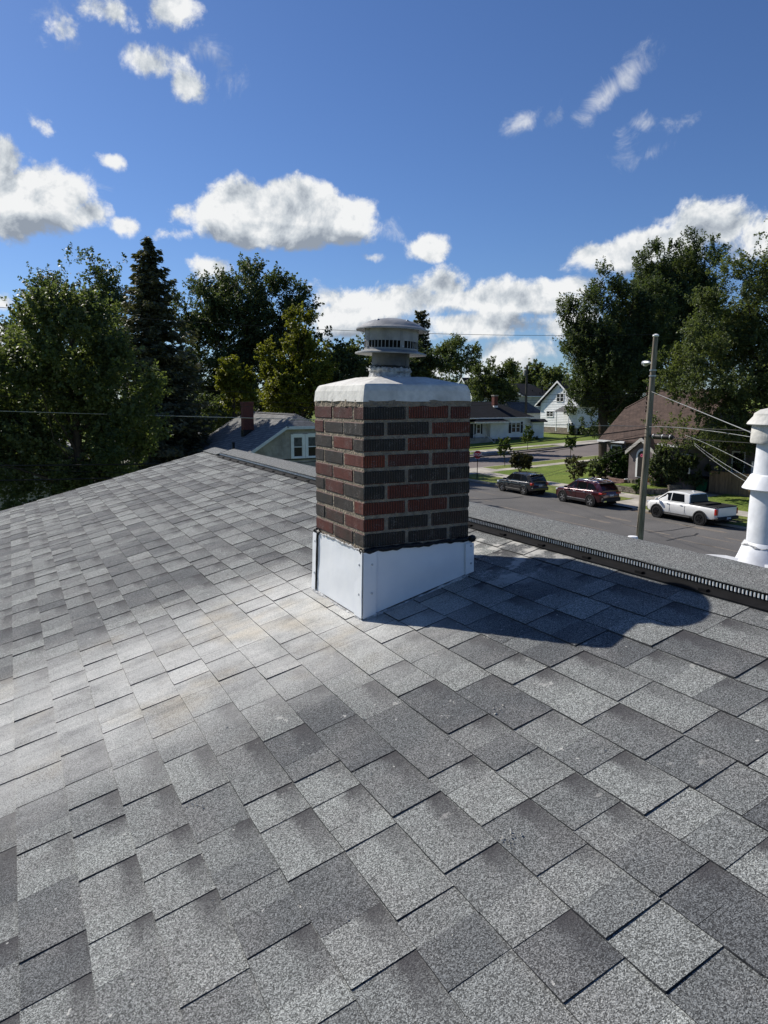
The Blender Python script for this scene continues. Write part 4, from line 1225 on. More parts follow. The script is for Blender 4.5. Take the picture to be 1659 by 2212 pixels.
tree('far_tree', 'far tree between the black hip roof and the white gable', 160, 1200, [(1195, 822, 26, 26), (1180, 840, 26, 22), (1210, 845, 24, 26)], 432, 16, .5, L_MID, .3, 1.3)
# right group
tree('silver_maple', 'big dark maple with spiky left branches covering half of the white gabled house', 78, 1300,
     [(1282, 640, 30, 46), (1310, 640, 50, 60), (1300, 720, 92, 80), (1246, 745, 40, 52), (1330, 800, 100, 90), (1280, 820, 62, 66), (1228, 680, 20, 50), (1215, 725, 24, 24),
      (1256, 880, 34, 34), (1300, 900, 56, 46), (1370, 760, 60, 100), (1300, 575, 16, 28), (1350, 610, 20, 30), (1235, 770, 22, 34), (1275, 925, 40, 20), (1345, 880, 60, 60), (1395, 680, 50, 90), (1305, 600, 22, 46), (1345, 640, 30, 56), (1380, 880, 60, 80)],
     6200, 24, .20, L_DARK, .5, .80, n_limb=44, shoot=1.1, inner=.32)
tree('tall_maple', 'tallest tree at right with wind blown top rising above the utility pole', 88, 1450,
     [(1440, 560, 60, 45), (1400, 590, 40, 60), (1490, 560, 40, 50), (1530, 560, 36, 50), (1450, 640, 90, 70), (1540, 610, 34, 30), (1470, 720, 110, 80), (1445, 520, 26, 20), (1520, 530, 20, 26), (1385, 560, 16, 30), (1400, 720, 60, 70), (1490, 640, 90, 90), (1420, 660, 60, 90), (1555, 545, 16, 30)],
     5200, 24, .22, L_DARK, .5, .85, n_limb=44, shoot=1.0, inner=.42)
tree('street_maple', 'loose grey green tree at the right edge, its boughs hanging over the brown roof', 52, 1560,
     [(1600, 640, 70, 80), (1640, 560, 50, 60), (1530, 720, 90, 80), (1640, 720, 100, 90), (1480, 800, 80, 70), (1580, 820, 120, 90), (1460, 880, 56, 50), (1540, 910, 90, 66), (1640, 900, 90, 90),
      (1430, 930, 40, 40), (1600, 990, 70, 50), (1500, 960, 60, 40), (1555, 620, 26, 40), (1650, 480, 24, 40), (1700, 650, 90, 130), (1420, 900, 30, 30)],
     5200, 24, .145, L_MID, .32, .55, n_limb=46, shoot=.3, inner=.3, base=(56.5, 31.0, 1.1))
# woods along the skyline
def far_woods():
    CC, AA, BB, TT = [], [], [], []
    cen, rad = [], []
    for a_ in np.arange(-75, 76, 1.6):
        az = math.radians(a_) - YAW
        d = random.uniform(230, 300)
        x, y = d * math.sin(az), d * math.cos(az)
        h = random.uniform(10, 17)
        cen.append((x, y, th(x) + h * .5)); rad.append((random.uniform(5, 8), 5, h * .5))
    P, A, B, tint, cc = crown_points(cen, rad, 2600, 14, 1.9, .95, .4, .4)
    o = leaf_mesh('far_woods', P, A, B, tint, L_MID, None)
    o['kind'] = 'stuff'
far_woods()
tree('left_far_tree', 'pale green tree far away at the left edge beside the maple', 70, -20, [(-10, 790, 40, 50), (-60, 780, 60, 60), (10, 830, 30, 40)], 567, 20, .3, L_MID, .25, .8)
# shrubs and young trees
def shrub(name, label, cat, D, lobes, n_cl, per, leaf, mat, rc=.25, base_u=None, group=None, inner=.5, shoot=.3, stem=True, base=None, z0=None):
    u0 = base_u if base_u is not None else lobes[0][0]
    bs = Vector(base) if base else ground_at(u0, D)
    if z0 is not None: bs.z = z0
    t = thing(name, label, cat, bs, group)
    cen, rad = [], []
    for u, v, ru, rv in lobes:
        c = at(u, v, D); k = D / FPX
        cen.append(tuple(c)); rad.append((ru * k, (ru + rv) * .45 * k, rv * k))
    P, A, B, tint, cc = crown_points(cen, rad, n_cl, per, rc, leaf, shoot, inner)
    leaf_mesh('foliage', P, A, B, tint, mat, t)
    b = MB()
    for i in rng.choice(len(cc), size=min(9, len(cc)), replace=False):
        q = Vector(cc[i]); b.tube([bs, bs.lerp(q, .5) + Vector((0, 0, .1)), q], [.025, .018, .005], 5, caps=False)
    b.build('stem', m_bark, t, attr=False)
    return t
def sapling(label, pos, u, v, ru, rv, mat, n=120):
    p_ = Vector(pos)
    D = -math.sin(YAW) * p_.x + math.cos(YAW) * p_.y
    t = thing('young_street_tree', label, 'young tree', p_, 'young trees in the grass strips')
    cen, rad = [], []
    k = D / FPX
    for du, dv, fu, fv in ((0, .35, .95, .6), (0, -.25, .72, .6), (-.05, -.7, .35, .35), (.3, .2, .6, .5), (-.35, .3, .6, .5)):
        c = at(u + du * ru, v + dv * rv, D); cen.append(tuple(c)); rad.append((ru * fu * k, ru * fu * k, rv * fv * k))
    P, A, B, tint, cc = crown_points(cen, rad, n, 16, .22, .17, .5, .35)
    leaf_mesh('crown', P, A, B, tint, mat, t)
    b = MB(); c = at(u, v, D)
    b.tube([p_, p_.lerp(Vector((c.x, c.y, c.z)), .5), c], [.035, .03, .015], 6); b.build('trunk', m_bark, t, attr=False)
def gpt(u, v, z=None):
    """ground point under a pixel (terrain rises away from the street)"""
    r = pray(u, v); z = 0
    for _ in range(12):
        p_ = r * ((z + .12 - EYE) / r.z); z = th(p_.x)
    return Vector((p_.x, p_.y, z + .12))
sapling('young street tree on the near side of the pinkish road, left of the others', gpt(1090.5, 1007.5), 1089.5, 966, 14, 23, L_LIME)
sapling('young street tree in front of the white house on the far side of the road', gpt(1139.5, 972), 1140.5, 939, 14, 20, L_LIME)
sapling('thin young street tree nearest the brown house', gpt(1232, 995.5), 1233, 953, 12, 17, L_LIME, 90)
g_ = gpt(1124, 1024)
shrub('round_shrub', 'round olive bush on a stem standing behind the dark grey wagon', 'bush', 62, [(1125, 994, 18, 17), (1114, 999, 11, 12), (1137, 999, 11, 12)], 256, 20, .15, L_OLIVE, .22, base=g_)
g_ = gpt(1245, 1041)
shrub('sparse_shrub', 'sparse brownish bush behind the dark red car', 'bush', 56, [(1243, 1010, 19, 20), (1228, 1003, 9, 14), (1262, 1008, 10, 14), (1243, 985, 7, 9)], 162, 14, .14, L_OLIVE, .22, base=g_)
shrub('evergreen_shrub', 'large dark green shrub left of the arched door of the brown house', 'bush', 59.2, [(1350, 992, 38, 32), (1325, 1010, 26, 24), (1374, 985, 24, 26), (1350, 1020, 44, 16), (1385, 1005, 16, 26)], 702, 26, .14, L_BUSH, .28, z0=.9)
shrub('evergreen_shrub', 'large dark shrub right of the arched door behind the utility pole', 'bush', 54, [(1440, 1000, 36, 34), (1425, 1025, 30, 22), (1470, 1010, 34, 34), (1500, 1020, 28, 28)], 702, 26, .14, L_DARK, .28, z0=.9)
shrub('ornamental_grass', 'tuft of tall ornamental grass at the foot of the white gabled house', 'plant', 112, [(1243, 925, 14, 14)], 80, 20, .4, L_MID, .4, shoot=1.2)
shrub('foundation_shrub', 'low dark bush under the plain wall of the white dark roofed house', 'bush', 108, [(1072, 953, 16, 8), (1060, 954, 10, 7)], 148, 20, .2, L_DARK, .35)
shrub('corner_shrub', 'small dark bush at the right corner of the white dark roofed house', 'bush', 106, [(1158, 952, 6, 6)], 40, 16, .2, L_DARK, .3)
shrub('hedge', 'tall dark hedge behind the roof of the grey neighbouring house', 'hedge', 66, [(430, 905, 60, 40), (520, 895, 60, 36), (600, 890, 60, 36), (670, 890, 50, 36), (390, 930, 40, 40)], 620, 24, .26, L_DARK, .6)
shrub('garden_shrub', 'grey green garden shrub between the sparse bush and the large evergreen shrub', 'bush', 60, [(1290, 1005, 18, 14), (1283, 1018, 16, 10), (1300, 1020, 14, 10)], 202, 18, .15, L_MID, .25)
shrub('porch_plant', 'small leafy plant beside the entrance steps of the brown house', 'plant', 53, [(1378, 1047, 9, 10)], 60, 16, .1, L_BUSH, .18, z0=1.0)
# ------------------------------------------------------------------ houses
m_sidew = M('white_siding', (.82, .82, .81), .6, .05, 1.2, tint=.05)
m_sidec = M('cream_siding', (.50, .47, .42), .7, .08, 1.2)
m_sideg = M('grey_shakes', (.37, .335, .30), .85, .12, 2.5, None, .3, 20, tint=.08)
m_sidep = M('mauve_siding', (.21, .172, .166), .8, .1, 1.5)
m_glass = M('window_glass', (.012, .014, .017), .10, .1, .6, spec=.35)
m_shut = M('dark_shutter', (.012, .012, .016), .6, .1)
m_stone = M('foundation_stone', (.30, .25, .20), .95, .25, 3, (.20, .17, .14), .8, 8)
m_soff = M('soffit_white', (.66, .67, .68), .7, .05)
m_redb = M('red_chimney_brick', (.17, .055, .038), .9, .2, 14, (.11, .042, .034), .5, 40)
m_door = M('dark_door', (.02, .018, .018), .5)
m_curt = M('curtain', (.11, .11, .105), .9, .2, 5)
def roof_material(name, col, col2, course=.16, tab=.4):
    m = M(name, col, .9, .2, 2.2, col2, .3, 60, .2, fine=.25, fscale=26)
    nt = m.node_tree; N, Lk = nt.nodes, nt.links
    b = N['Principled BSDF']
    tc = N.new('ShaderNodeTexCoord')
    br = N.new('ShaderNodeTexBrick'); br.inputs['Scale'].default_value = 1.0
    br.inputs['Brick Width'].default_value = tab; br.inputs['Row Height'].default_value = course
    br.inputs['Mortar Size'].default_value = .012; br.inputs['Mortar'].default_value = (.25, .25, .25, 1)
    br.inputs['Color1'].default_value = (.8, .8, .8, 1); br.inputs['Color2'].default_value = (1.15, 1.15, 1.15, 1)
    cmb = N.new('ShaderNodeCombineXYZ'); sp = N.new('ShaderNodeSeparateXYZ'); Lk.new(tc.outputs['Object'], sp.inputs[0])
    ad = N.new('ShaderNodeMath'); ad.operation = 'ADD'; Lk.new(sp.outputs[0], ad.inputs[0]); Lk.new(sp.outputs[1], ad.inputs[1])
    if name.startswith('y_'):
        pass
    Lk.new(ad.outputs[0], cmb.inputs[0])
    zz = N.new('ShaderNodeMath'); zz.operation = 'MULTIPLY'; Lk.new(sp.outputs[2], zz.inputs[0]); zz.inputs[1].default_value = 1.7
    Lk.new(zz.outputs[0], cmb.inputs[1]); Lk.new(cmb.outputs[0], br.inputs['Vector'])
    old = b.inputs['Base Color'].links[0].from_socket
    mu = N.new('ShaderNodeMix'); mu.data_type = 'RGBA'; mu.blend_type = 'MULTIPLY'; mu.inputs[0].default_value = 1
    Lk.new(old, mu.inputs[6]); Lk.new(br.outputs['Color'], mu.inputs[7]); Lk.new(mu.outputs[2], b.inputs['Base Color'])
    return m
m_rgrey = roof_material('grey_shingle_roof', (.215, .213, .205), (.150, .150, .148))
m_rdark = roof_material('charcoal_roof', (.020, .021, .026), (.012, .013, .016))
m_rbrown = roof_material('brown_roof', (.115, .078, .062), (.080, .055, .046))
m_rmid = roof_material('mid_grey_roof', (.15, .15, .15), (.10, .10, .10))
m_rmaroon = roof_material('dark_brown_roof', (.075, .050, .046), (.05, .036, .034))

def window(parent, face, u0, u1, z0, z1, d, trim=.09, split=True, mullion=False, curtain=False, glass=None):
    """face 'x' : wall looking towards -x at x=d, u is y;  face 'y' : wall looking towards -y at y=d, u is x"""
    def bx(b, a0, a1, c0, c1, o0, o1):
        if face == 'x': b.box((d - o1, a0, c0), (d - o0, a1, c1))
        else: b.box((a0, d - o1, c0), (a1, d - o0, c1))
    b = MB()
    bx(b, u0 - trim, u0, z0 - trim, z1 + trim, .004, .05); bx(b, u1, u1 + trim, z0 - trim, z1 + trim, .004, .05)
    bx(b, u0, u1, z1, z1 + trim * 1.2, .004, .055); bx(b, u0 - trim * .4, u1 + trim * .4, z0 - trim, z0, .006, .075)
    fr = b.build('window', m_white, parent)
    b = MB(); bx(b, u0, u1, z0, z1, .003, .012); b.build('pane', glass or m_glass, fr)
    b = MB()
    w = .035
    bx(b, u0, u0 + w, z0, z1, .012, .03); bx(b, u1 - w, u1, z0, z1, .012, .03)
    bx(b, u0 + w, u1 - w, z0, z0 + w, .012, .03); bx(b, u0 + w, u1 - w, z1 - w, z1, .012, .03)
    if split: bx(b, u0 + w, u1 - w, (z0 + z1) / 2 - .025, (z0 + z1) / 2 + .025, .012, .034)
    if mullion:
        um = (u0 + u1) / 2; bx(b, um - .05, um + .05, z0 + w, z1 - w, .014, .036)
    b.build('sash', m_white, fr)
    if curtain:
        b = MB(); bx(b, u0 + w, u1 - w, (z0 + z1) / 2 + .03, z1 - w, .0125, .0135); b.build('curtain', m_curt, fr)
    return fr
def siding(parent, face, u0, u1, z0, z1, d, mat, h=.11, top=None, name='siding_board', lip=.022):
    """lapped boards; top(z) gives the limits of the wall at that height"""
    z = z0
    while z < z1 - .02:
        a, c = (u0, u1) if top is None else top(z + h)
        a0_, c0_ = (u0, u1) if top is None else top(z)
        if c - a > .12:
            b = MB()
            P_ = lambda u, o, zz: (d - o, u, zz) if face == 'x' else (u, d - o, zz)
            zt = min(z + h, z1)
            vs = [P_(a0_, lip, z), P_(c0_, lip, z), P_(c, .006, zt), P_(a, .006, zt), P_(a0_, 0, z), P_(c0_, 0, z), P_(c, 0, zt), P_(a, 0, zt)]
            b.add(vs, [(0, 1, 2, 3), (4, 5, 1, 0), (5, 6, 2, 1), (7, 4, 0, 3), (6, 7, 3, 2)], 0, random.random())
            b.build(name, mat, parent)
        z += h

# --- grey neighbour with the clipped gable
n_roof = M
nb_h = thing('bungalow', 'grey bungalow with clipped gable, white double windows and red chimney beyond our roof', 'house', (16, 46, .1))
RX, RZ, YF, YB = 15.5, 6.50, 40.0, 52.2
pit_ = .645
ez = lambda x: RZ - pit_ * abs(x - RX)
b = MB()
wl, wr = 12.0, 19.0
b.prism([(wl, YF + .35, .0), (wl, YF + .35, ez(wl) - .25), (14.62, YF + .35, 5.70), (16.38, YF + .35, 5.70), (wr, YF + .35, ez(wr) - .25), (wr, YF + .35, 0)], (0, YB - YF - .8, 0))
nwall = b.build('wall', m_sideg, nb_h)
b = MB()
hz = 5.80; hx = (RZ - hz) / pit_
fr_, bk_ = YF + 1.25, YB - 1.3
el_, er_ = 11.0, 20.0
A = [(el_, YF, ez(el_)), (RX - hx, YF, hz), (RX, fr_, RZ), (RX, bk_, RZ), (RX - hx, YB, hz), (el_, YB, ez(el_))]
Bq = [(er_, YB, ez(er_)), (RX + hx, YB, hz), (RX, bk_, RZ), (RX, fr_, RZ), (RX + hx, YF, hz), (er_, YF, ez(er_))]
dn = Vector((0, 0, -.16))
for P_ in (A, Bq): b.prism(P_, dn)
b.prism([(RX - hx, YF, hz), (RX + hx, YF, hz), (RX, fr_, RZ)], dn); b.prism([(RX + hx, YB, hz), (RX - hx, YB, hz), (RX, bk_, RZ)], dn)
nroof = b.build('roof', m_rgrey, nb_h)
b = MB()
b.prism([(el_ - .01, YF - .03, ez(el_) - .19), (el_ - .01, YF - .03, ez(el_) + .01), (RX - hx, YF - .03, hz + .01), (RX + hx, YF - .03, hz + .01), (er_, YF - .03, ez(er_) + .01), (er_, YF - .03, ez(er_) - .19), (RX + hx - .02, YF - .03, hz - .17), (RX - hx + .02, YF - .03, hz - .17)], (0, .028, 0))
b.build('rake_board', m_soff, nb_h)
b = MB()
def cap_run(b, p, q, w=.16):
    p, q = Vector(p), Vector(q); n = int((q - p).length / .17)
    d = (q - p).normalized(); s_ = d.cross(Vector((0, 0, 1))).normalized()
    for i in range(n):
        a, c = p + d * .17 * i, p + d * (.17 * i + .185)
        u = Vector((0, 0, .03)); lo = Vector((0, 0, -.055))
        b.add([a - s_ * w + lo, c - s_ * w + lo, c + u * .4, a + u, a + s_ * w + lo, c + s_ * w + lo], [(0, 1, 2, 3), (3, 2, 5, 4), (0, 3, 4)])
cap_run(b, (RX, fr_, RZ), (RX, bk_, RZ)); cap_run(b, (RX - hx, YF, hz), (RX, fr_, RZ)); cap_run(b, (RX + hx, YF, hz), (RX, fr_, RZ))
b.build('ridge_caps', m_rgrey, nroof, kind='stuff')
yw = YF + .35
for wx in (14.95, 15.87):
    window(nb_h, 'y', wx, wx + .58, 3.96, 5.16, yw - .022, .16, True, False, True)
b = MB()
z = 2.6
while z < 5.66:     # shake courses: butt lines
    lim = min(wr, max(wl, RX - (RZ - .25 - z - .02) / pit_))
    x0_, x1_ = max(wl, RX - (RZ - .28 - z) / pit_), min(wr, RX + (RZ - .28 - z) / pit_)
    x = x0_
    while x < x1_:
        c = min(x + random.uniform(.28, .5), x1_)
        b.box((x + .004, yw - random.uniform(.014, .02), z), (c - .004, yw - .001, z + .20), 0, random.random()); x = c
    z += .205
b.build('shakes', m_sideg, nwall, kind='stuff')
c1 = MB()
cxx, cyy = 13.55, 44.9
c1.box((cxx - .33, cyy - .30, 4.6), (cxx + .33, cyy + .30, 7.05))
nch = c1.build('chimney', m_redb, nroof)
c1 = MB(); c1.box((cxx - .36, cyy - .33, 7.052), (cxx + .36, cyy + .33, 7.22)); c1.build('chimney_top', m_redb, nb_h)
c1 = MB(); c1.box((cxx - .36, cyy - .33, 4.75), (cxx + .36, cyy + .33, 5.45)); c1.build('chimney_flashing', m_tar, nb_h)
pv = at(*((700 + 495 / 2.765) / 1.852, (1600 + 400 / 2.765) / 1.852), 44.0)
c1 = MB(); c1.lathe([(.16, -.25), (.12, .0), (.075, .05), (.075, .40), (.1, .42), (.1, .5), (.001, .52)], (12.0, 42.8, ez(12.0) + .05), 12)
c1.build('roof_vent', m_tar, nb_h)
b = MB()
b.tube([(12.9, YF + .28, 3.85), (13.8, YF + .27, 3.72), (14.7, YF + .27, 3.60), (15.8, YF + .27, 3.62), (17, YF + .27, 3.7)], .012, 5)
b.build('cable', m_blk, nb_h)

# --- dark roofed house hidden behind the maple at far left
dh = thing('dark_roofed_house', 'house with dark shingled roof half hidden by the maple at the left edge', 'house', (-8, 36, .1))
p0 = at(-5, 822, 36)
b = MB()
xr = p0.x - 1.5
b.prism([(xr - 6, 31, .1), (xr - 6, 31, 4.2), (xr, 31, 8.2), (xr + 4.5, 31, 5.2), (xr + 4.5, 31, .1)], (0, 9, 0)); b.build('wall', m_sidec, dh)
b = MB()
b.prism([(xr, 30.6, 8.45), (xr + 5.6, 30.6, 4.3), (xr + 5.6, 30.6, 4.12), (xr, 30.6, 8.27)], (0, 9.8, 0)); b.prism([(xr, 30.6, 8.27), (xr - 6.6, 30.6, 3.9), (xr - 6.6, 30.6, 4.08), (xr, 30.6, 8.45)], (0, 9.8, 0))
b.build('roof', m_rmid, dh)

# --- white house with black hip roof
gz = 1.42
wh = thing('white_house', 'white single storey house with black hip roof, shutters and a small hipped porch', 'house', (64, 90, gz - .3))
Y0 = 86.0
b = MB()
b.box((55, Y0 + .9, gz - .5), (64.999, 93.6, 4.6)); b.box((65.0, Y0, gz - .5), (70.0, 93.6, 4.6)); b.box((62.6, Y0 - .1, gz - .2), (64.98, Y0 + .89, 4.05))
wwall = b.build('wall', m_sidew, wh)
b = MB()
b.box((65.0, Y0 - .02, gz - .6), (70.02, Y0 - .001, gz + .25)); b.box((62.58, Y0 - .12, gz - .6), (64.96, Y0 - .101, gz + .1)); b.box((55, Y0 + .88, gz - .6), (62.57, Y0 + .899, gz + .25))
b.build('foundation', M('dark_foundation', (.10, .095, .09), .95), wh)
siding(wwall, 'y', 65.05, 69.98, gz + .26, 4.5, Y0, m_sidew, .30, lip=.035)
b = MB()
ec = [(54, Y0 - .45), (70.55, Y0 - .45), (70.55, 94.1), (54, 94.1)]
ze = 4.66; zr_ = 6.95
r0_, r1_ = (58, 90), (66.0, 90)
P3 = lambda q, z: (q[0], q[1], z)
b.add([P3(ec[0], ze), P3(ec[1], ze), P3(ec[2], ze), P3(ec[3], ze), P3(r0_, zr_), P3(r1_, zr_)], [(0, 1, 5, 4), (1, 2, 5), (2, 3, 4, 5), (3, 0, 4), (3, 2, 1, 0)])
wroof = b.build('roof', m_rdark, wh)
b = MB()
b.box((54, Y0 - .50, ze - .17), (70.6, Y0 - .452, ze - .004)); b.box((70.552, Y0 - .45, ze - .17), (70.6, 94.1, ze - .004))
b.build('gutter', m_white, wh)
b = MB()   # porch hip roof
b.add([(58.9, 84.6, 4.08), (65.5, 84.6, 4.08), (65.5, Y0 + .85, 4.08), (58.9, Y0 + .85, 4.08), (60.6, 85.95, 4.62), (63.8, 85.95, 4.62), (60.6, Y0 + .86, 4.62), (63.8, Y0 + .86, 4.62)],
      [(0, 1, 5, 4), (1, 2, 7, 5), (3, 0, 4, 6), (4, 5, 7, 6), (3, 2, 1, 0)])
b.build('porch_roof', m_rdark, wh)
b = MB(); b.box((58.9, 84.55, 3.93), (65.5, 84.598, 4.07)); b.box((65.502, 84.6, 3.93), (65.55, Y0 - .05, 4.07)); b.build('porch_fascia', m_white, wh)
b = MB(); b.add([(69.6, Y0 - 1.2, 4.0), (72.4, Y0 - 1.2, 4.0), (72.4, Y0 - .5, 4.35), (69.6, Y0 - .5, 4.35), (69.6, Y0 - 1.2, 3.9), (72.4, Y0 - 1.2, 3.9), (72.4, Y0 - .5, 3.9), (69.6, Y0 - .5, 3.9)], [(0, 1, 2, 3), (4, 5, 1, 0), (5, 6, 2, 1), (7, 4, 0, 3), (7, 6, 5, 4), (6, 7, 3, 2)])
b.build('side_roof', m_rdark, wh)
b = MB(); b.box((70.05, Y0 - .6, gz - .4), (72.2, Y0 + 4, 3.89)); b.build('side_porch', m_sidew, wh)
for wx in (66.52, 67.36): window(wh, 'y', wx, wx + .70, 2.42, 3.82, Y0 - .036, .08)
for sx_ in (65.98, 68.20):
    b = MB(); b.box((sx_, Y0 - .07, 2.30), (sx_ + .40, Y0 - .024, 3.95))
    for i in range(11): b.box((sx_ + .05, Y0 - .082, 2.4 + i * .135), (sx_ + .35, Y0 - .0705, 2.47 + i * .135))
    b.build('shutter', m_shut, wh)
window(wh, 'y', 60.85, 61.45, 2.35, 3.62, Y0 + .9, .08)
for sx_ in (60.42, 61.58):
    b = MB(); b.box((sx_, Y0 + .83, 2.25), (sx_ + .22, Y0 + .888, 3.72)); b.build('shutter', m_shut, wh)
b = MB(); b.box((59.45, Y0 + .84, 1.7), (60.2, Y0 + .888, 3.75)); b.build('door', m_door, wh)
for sx_, sz in ((58.55, 2.9), (58.95, 2.75)):
    b = MB(); b.box((sx_, Y0 + .80, sz), (sx_ + .3, Y0 + .888, sz + .5)); b.build('mailbox', m_white, wh)
b = MB(); b.box((58.6, 85.2, gz - .5), (62.4, Y0 + .86, 1.72)); b.build('porch_floor', m_conc, wh)
b = MB()
for x_ in (58.7, 59.0, 59.3): b.tube([(x_, 85.15, 1.4), (x_, 85.15, 2.35)], .025, 5)
b.tube([(58.6, 85.15, 2.35), (59.4, 85.15, 2.35)], .03, 5); b.build('railing', m_blk, wh)
b = MB()
b.tube([(61.0, 85.2, 2.5), (61.9, 83.8, 1.0)], .04, 5); b.tube([(61.0, 85.2, 1.7), (61.0, 85.2, 2.5)], .04, 5); b.tube([(61.9, 83.8, .9), (61.9, 83.8, 1.7)], .03, 5)
b.build('stair_rail', m_white, wh)
c1 = MB(); q = aty((1850 + 715 / 5.53) / 1.852, (1480 + 790 / 5.53) / 1.852, 88.6)
c1.box((q.x - .33, 88.3, 5.5), (q.x + .33, 88.95, 7.75)); c1.build('chimney', m_redb, wroof)
c1 = MB(); c1.box((q.x - .4, 88.23, 7.752), (q.x + .4, 89.02, 7.93)); c1.build('chimney_cap', m_conc, wroof)
c1 = MB(); c1.box((q.x - .36, 88.27, 5.55), (q.x + .36, 88.6, 6.35)); c1.build('chimney_flashing', m_white, wroof)

# --- tall white gabled house
gh = thing('gabled_house', 'tall white clapboard house with steep gable and black attic windows behind the big dark maple', 'house', (82, 89, 2))
XF = 78.0; PY, PZ = 88.85, 10.2
sl_ = .735
hw_ = 4.35
zg = 2.85
we = PZ - .30 - sl_ * hw_
b = MB()
b.prism([(XF, PY - hw_, zg), (XF, PY + hw_, zg), (XF, PY + hw_, we), (XF, PY, PZ - .3), (XF, PY - hw_, we)], (11, 0, 0))
gwall = b.build('wall', m_sidew, gh)
def lim(z):
    if z <= we: return (PY - hw_, PY + hw_)
    h_ = max(0, (PZ - .3 - z) / sl_); return (PY - h_, PY + h_)
siding(gwall, 'x', PY - hw_, PY + hw_, zg, PZ - .4, XF, m_sidew, .26, lim, lip=.045)
b = MB()
oh = 5.25
za = PZ - sl_ * oh
dn = (0, 0, -.2)
b.prism([(XF - .5, PY, PZ), (XF - .5, PY + oh, za), (XF + 11.5, PY + oh, za), (XF + 11.5, PY, PZ)], dn)
b.prism([(XF - .5, PY - oh, za), (XF - .5, PY, PZ), (XF + 11.5, PY, PZ), (XF + 11.5, PY - oh, za)], dn)
groof = b.build('roof', m_rdark, gh)
b = MB()
b.prism([(XF - .54, PY, PZ + .02), (XF - .54, PY + oh + .05, za - .02), (XF - .54, PY + oh + .05, za - .27), (XF - .54, PY, PZ - .27)], (.036, 0, 0))
b.prism([(XF - .54, PY, PZ + .02), (XF - .54, PY, PZ - .27), (XF - .54, PY - oh - .05, za - .27), (XF - .54, PY - oh - .05, za - .02)], (.036, 0, 0))
b.build('rake_board', m_white, gh)
b = MB(); b.box((XF - .5, PY - oh + .1, za - .28), (XF - .02, PY - hw_ - .05, za - .22)); b.box((XF - .5, PY + hw_ + .05, za - .28), (XF + 11, PY + oh, za - .21)); b.build('soffit', m_soff, gh)
b = MB()
y_ = PY - hw_
while y_ < PY + hw_:
    z = zg - .95
    w_ = random.uniform(.35, .7)
    while z < zg - .02:
        h_ = random.uniform(.22, .34)
        b.box((XF - .03 - random.uniform(0, .03), y_ + .012, z), (XF + .15, min(y_ + w_, PY + hw_) - .012, min(z + h_, zg) - .015), 0, random.random()); z += h_
    y_ += w_
b.build('foundation_stones', m_stone, gh, kind='stuff')
window(gh, 'x', 90.05, 91.6, 4.55, 5.35, XF - .046, .1, True, True)
window(gh, 'x', 87.75, 88.45, 6.95, 8.15, XF - .046, .09)
window(gh, 'x', 88.6, 89.3, 6.95, 8.15, XF - .046, .09)
b = MB(); b.box((XF - .05, PY - .38, 9.0), (XF - .046, PY - .12, 9.45)); b.build('attic_vent', m_shut, gh)
b = MB()
b.prism([(XF - 1.6, 84.5, 5.5), (XF - 1.6, 87.9, 5.5), (XF - .03, 87.9, 6.2), (XF - .03, 84.5, 6.2)], (0, 0, -.15)); b.build('porch_roof', m_rmid, gh)
b = MB()
for yv in (84.8, 87.6): b.box((XF - 1.5, yv, 2.3), (XF - 1.38, yv + .12, 5.34))
b.build('porch_post', m_white, gh)
b = MB(); b.box((XF + 2.6, 88.0, 8.6), (XF + 3.2, 88.6, 10.9)); b.build('chimney', m_redb, groof)

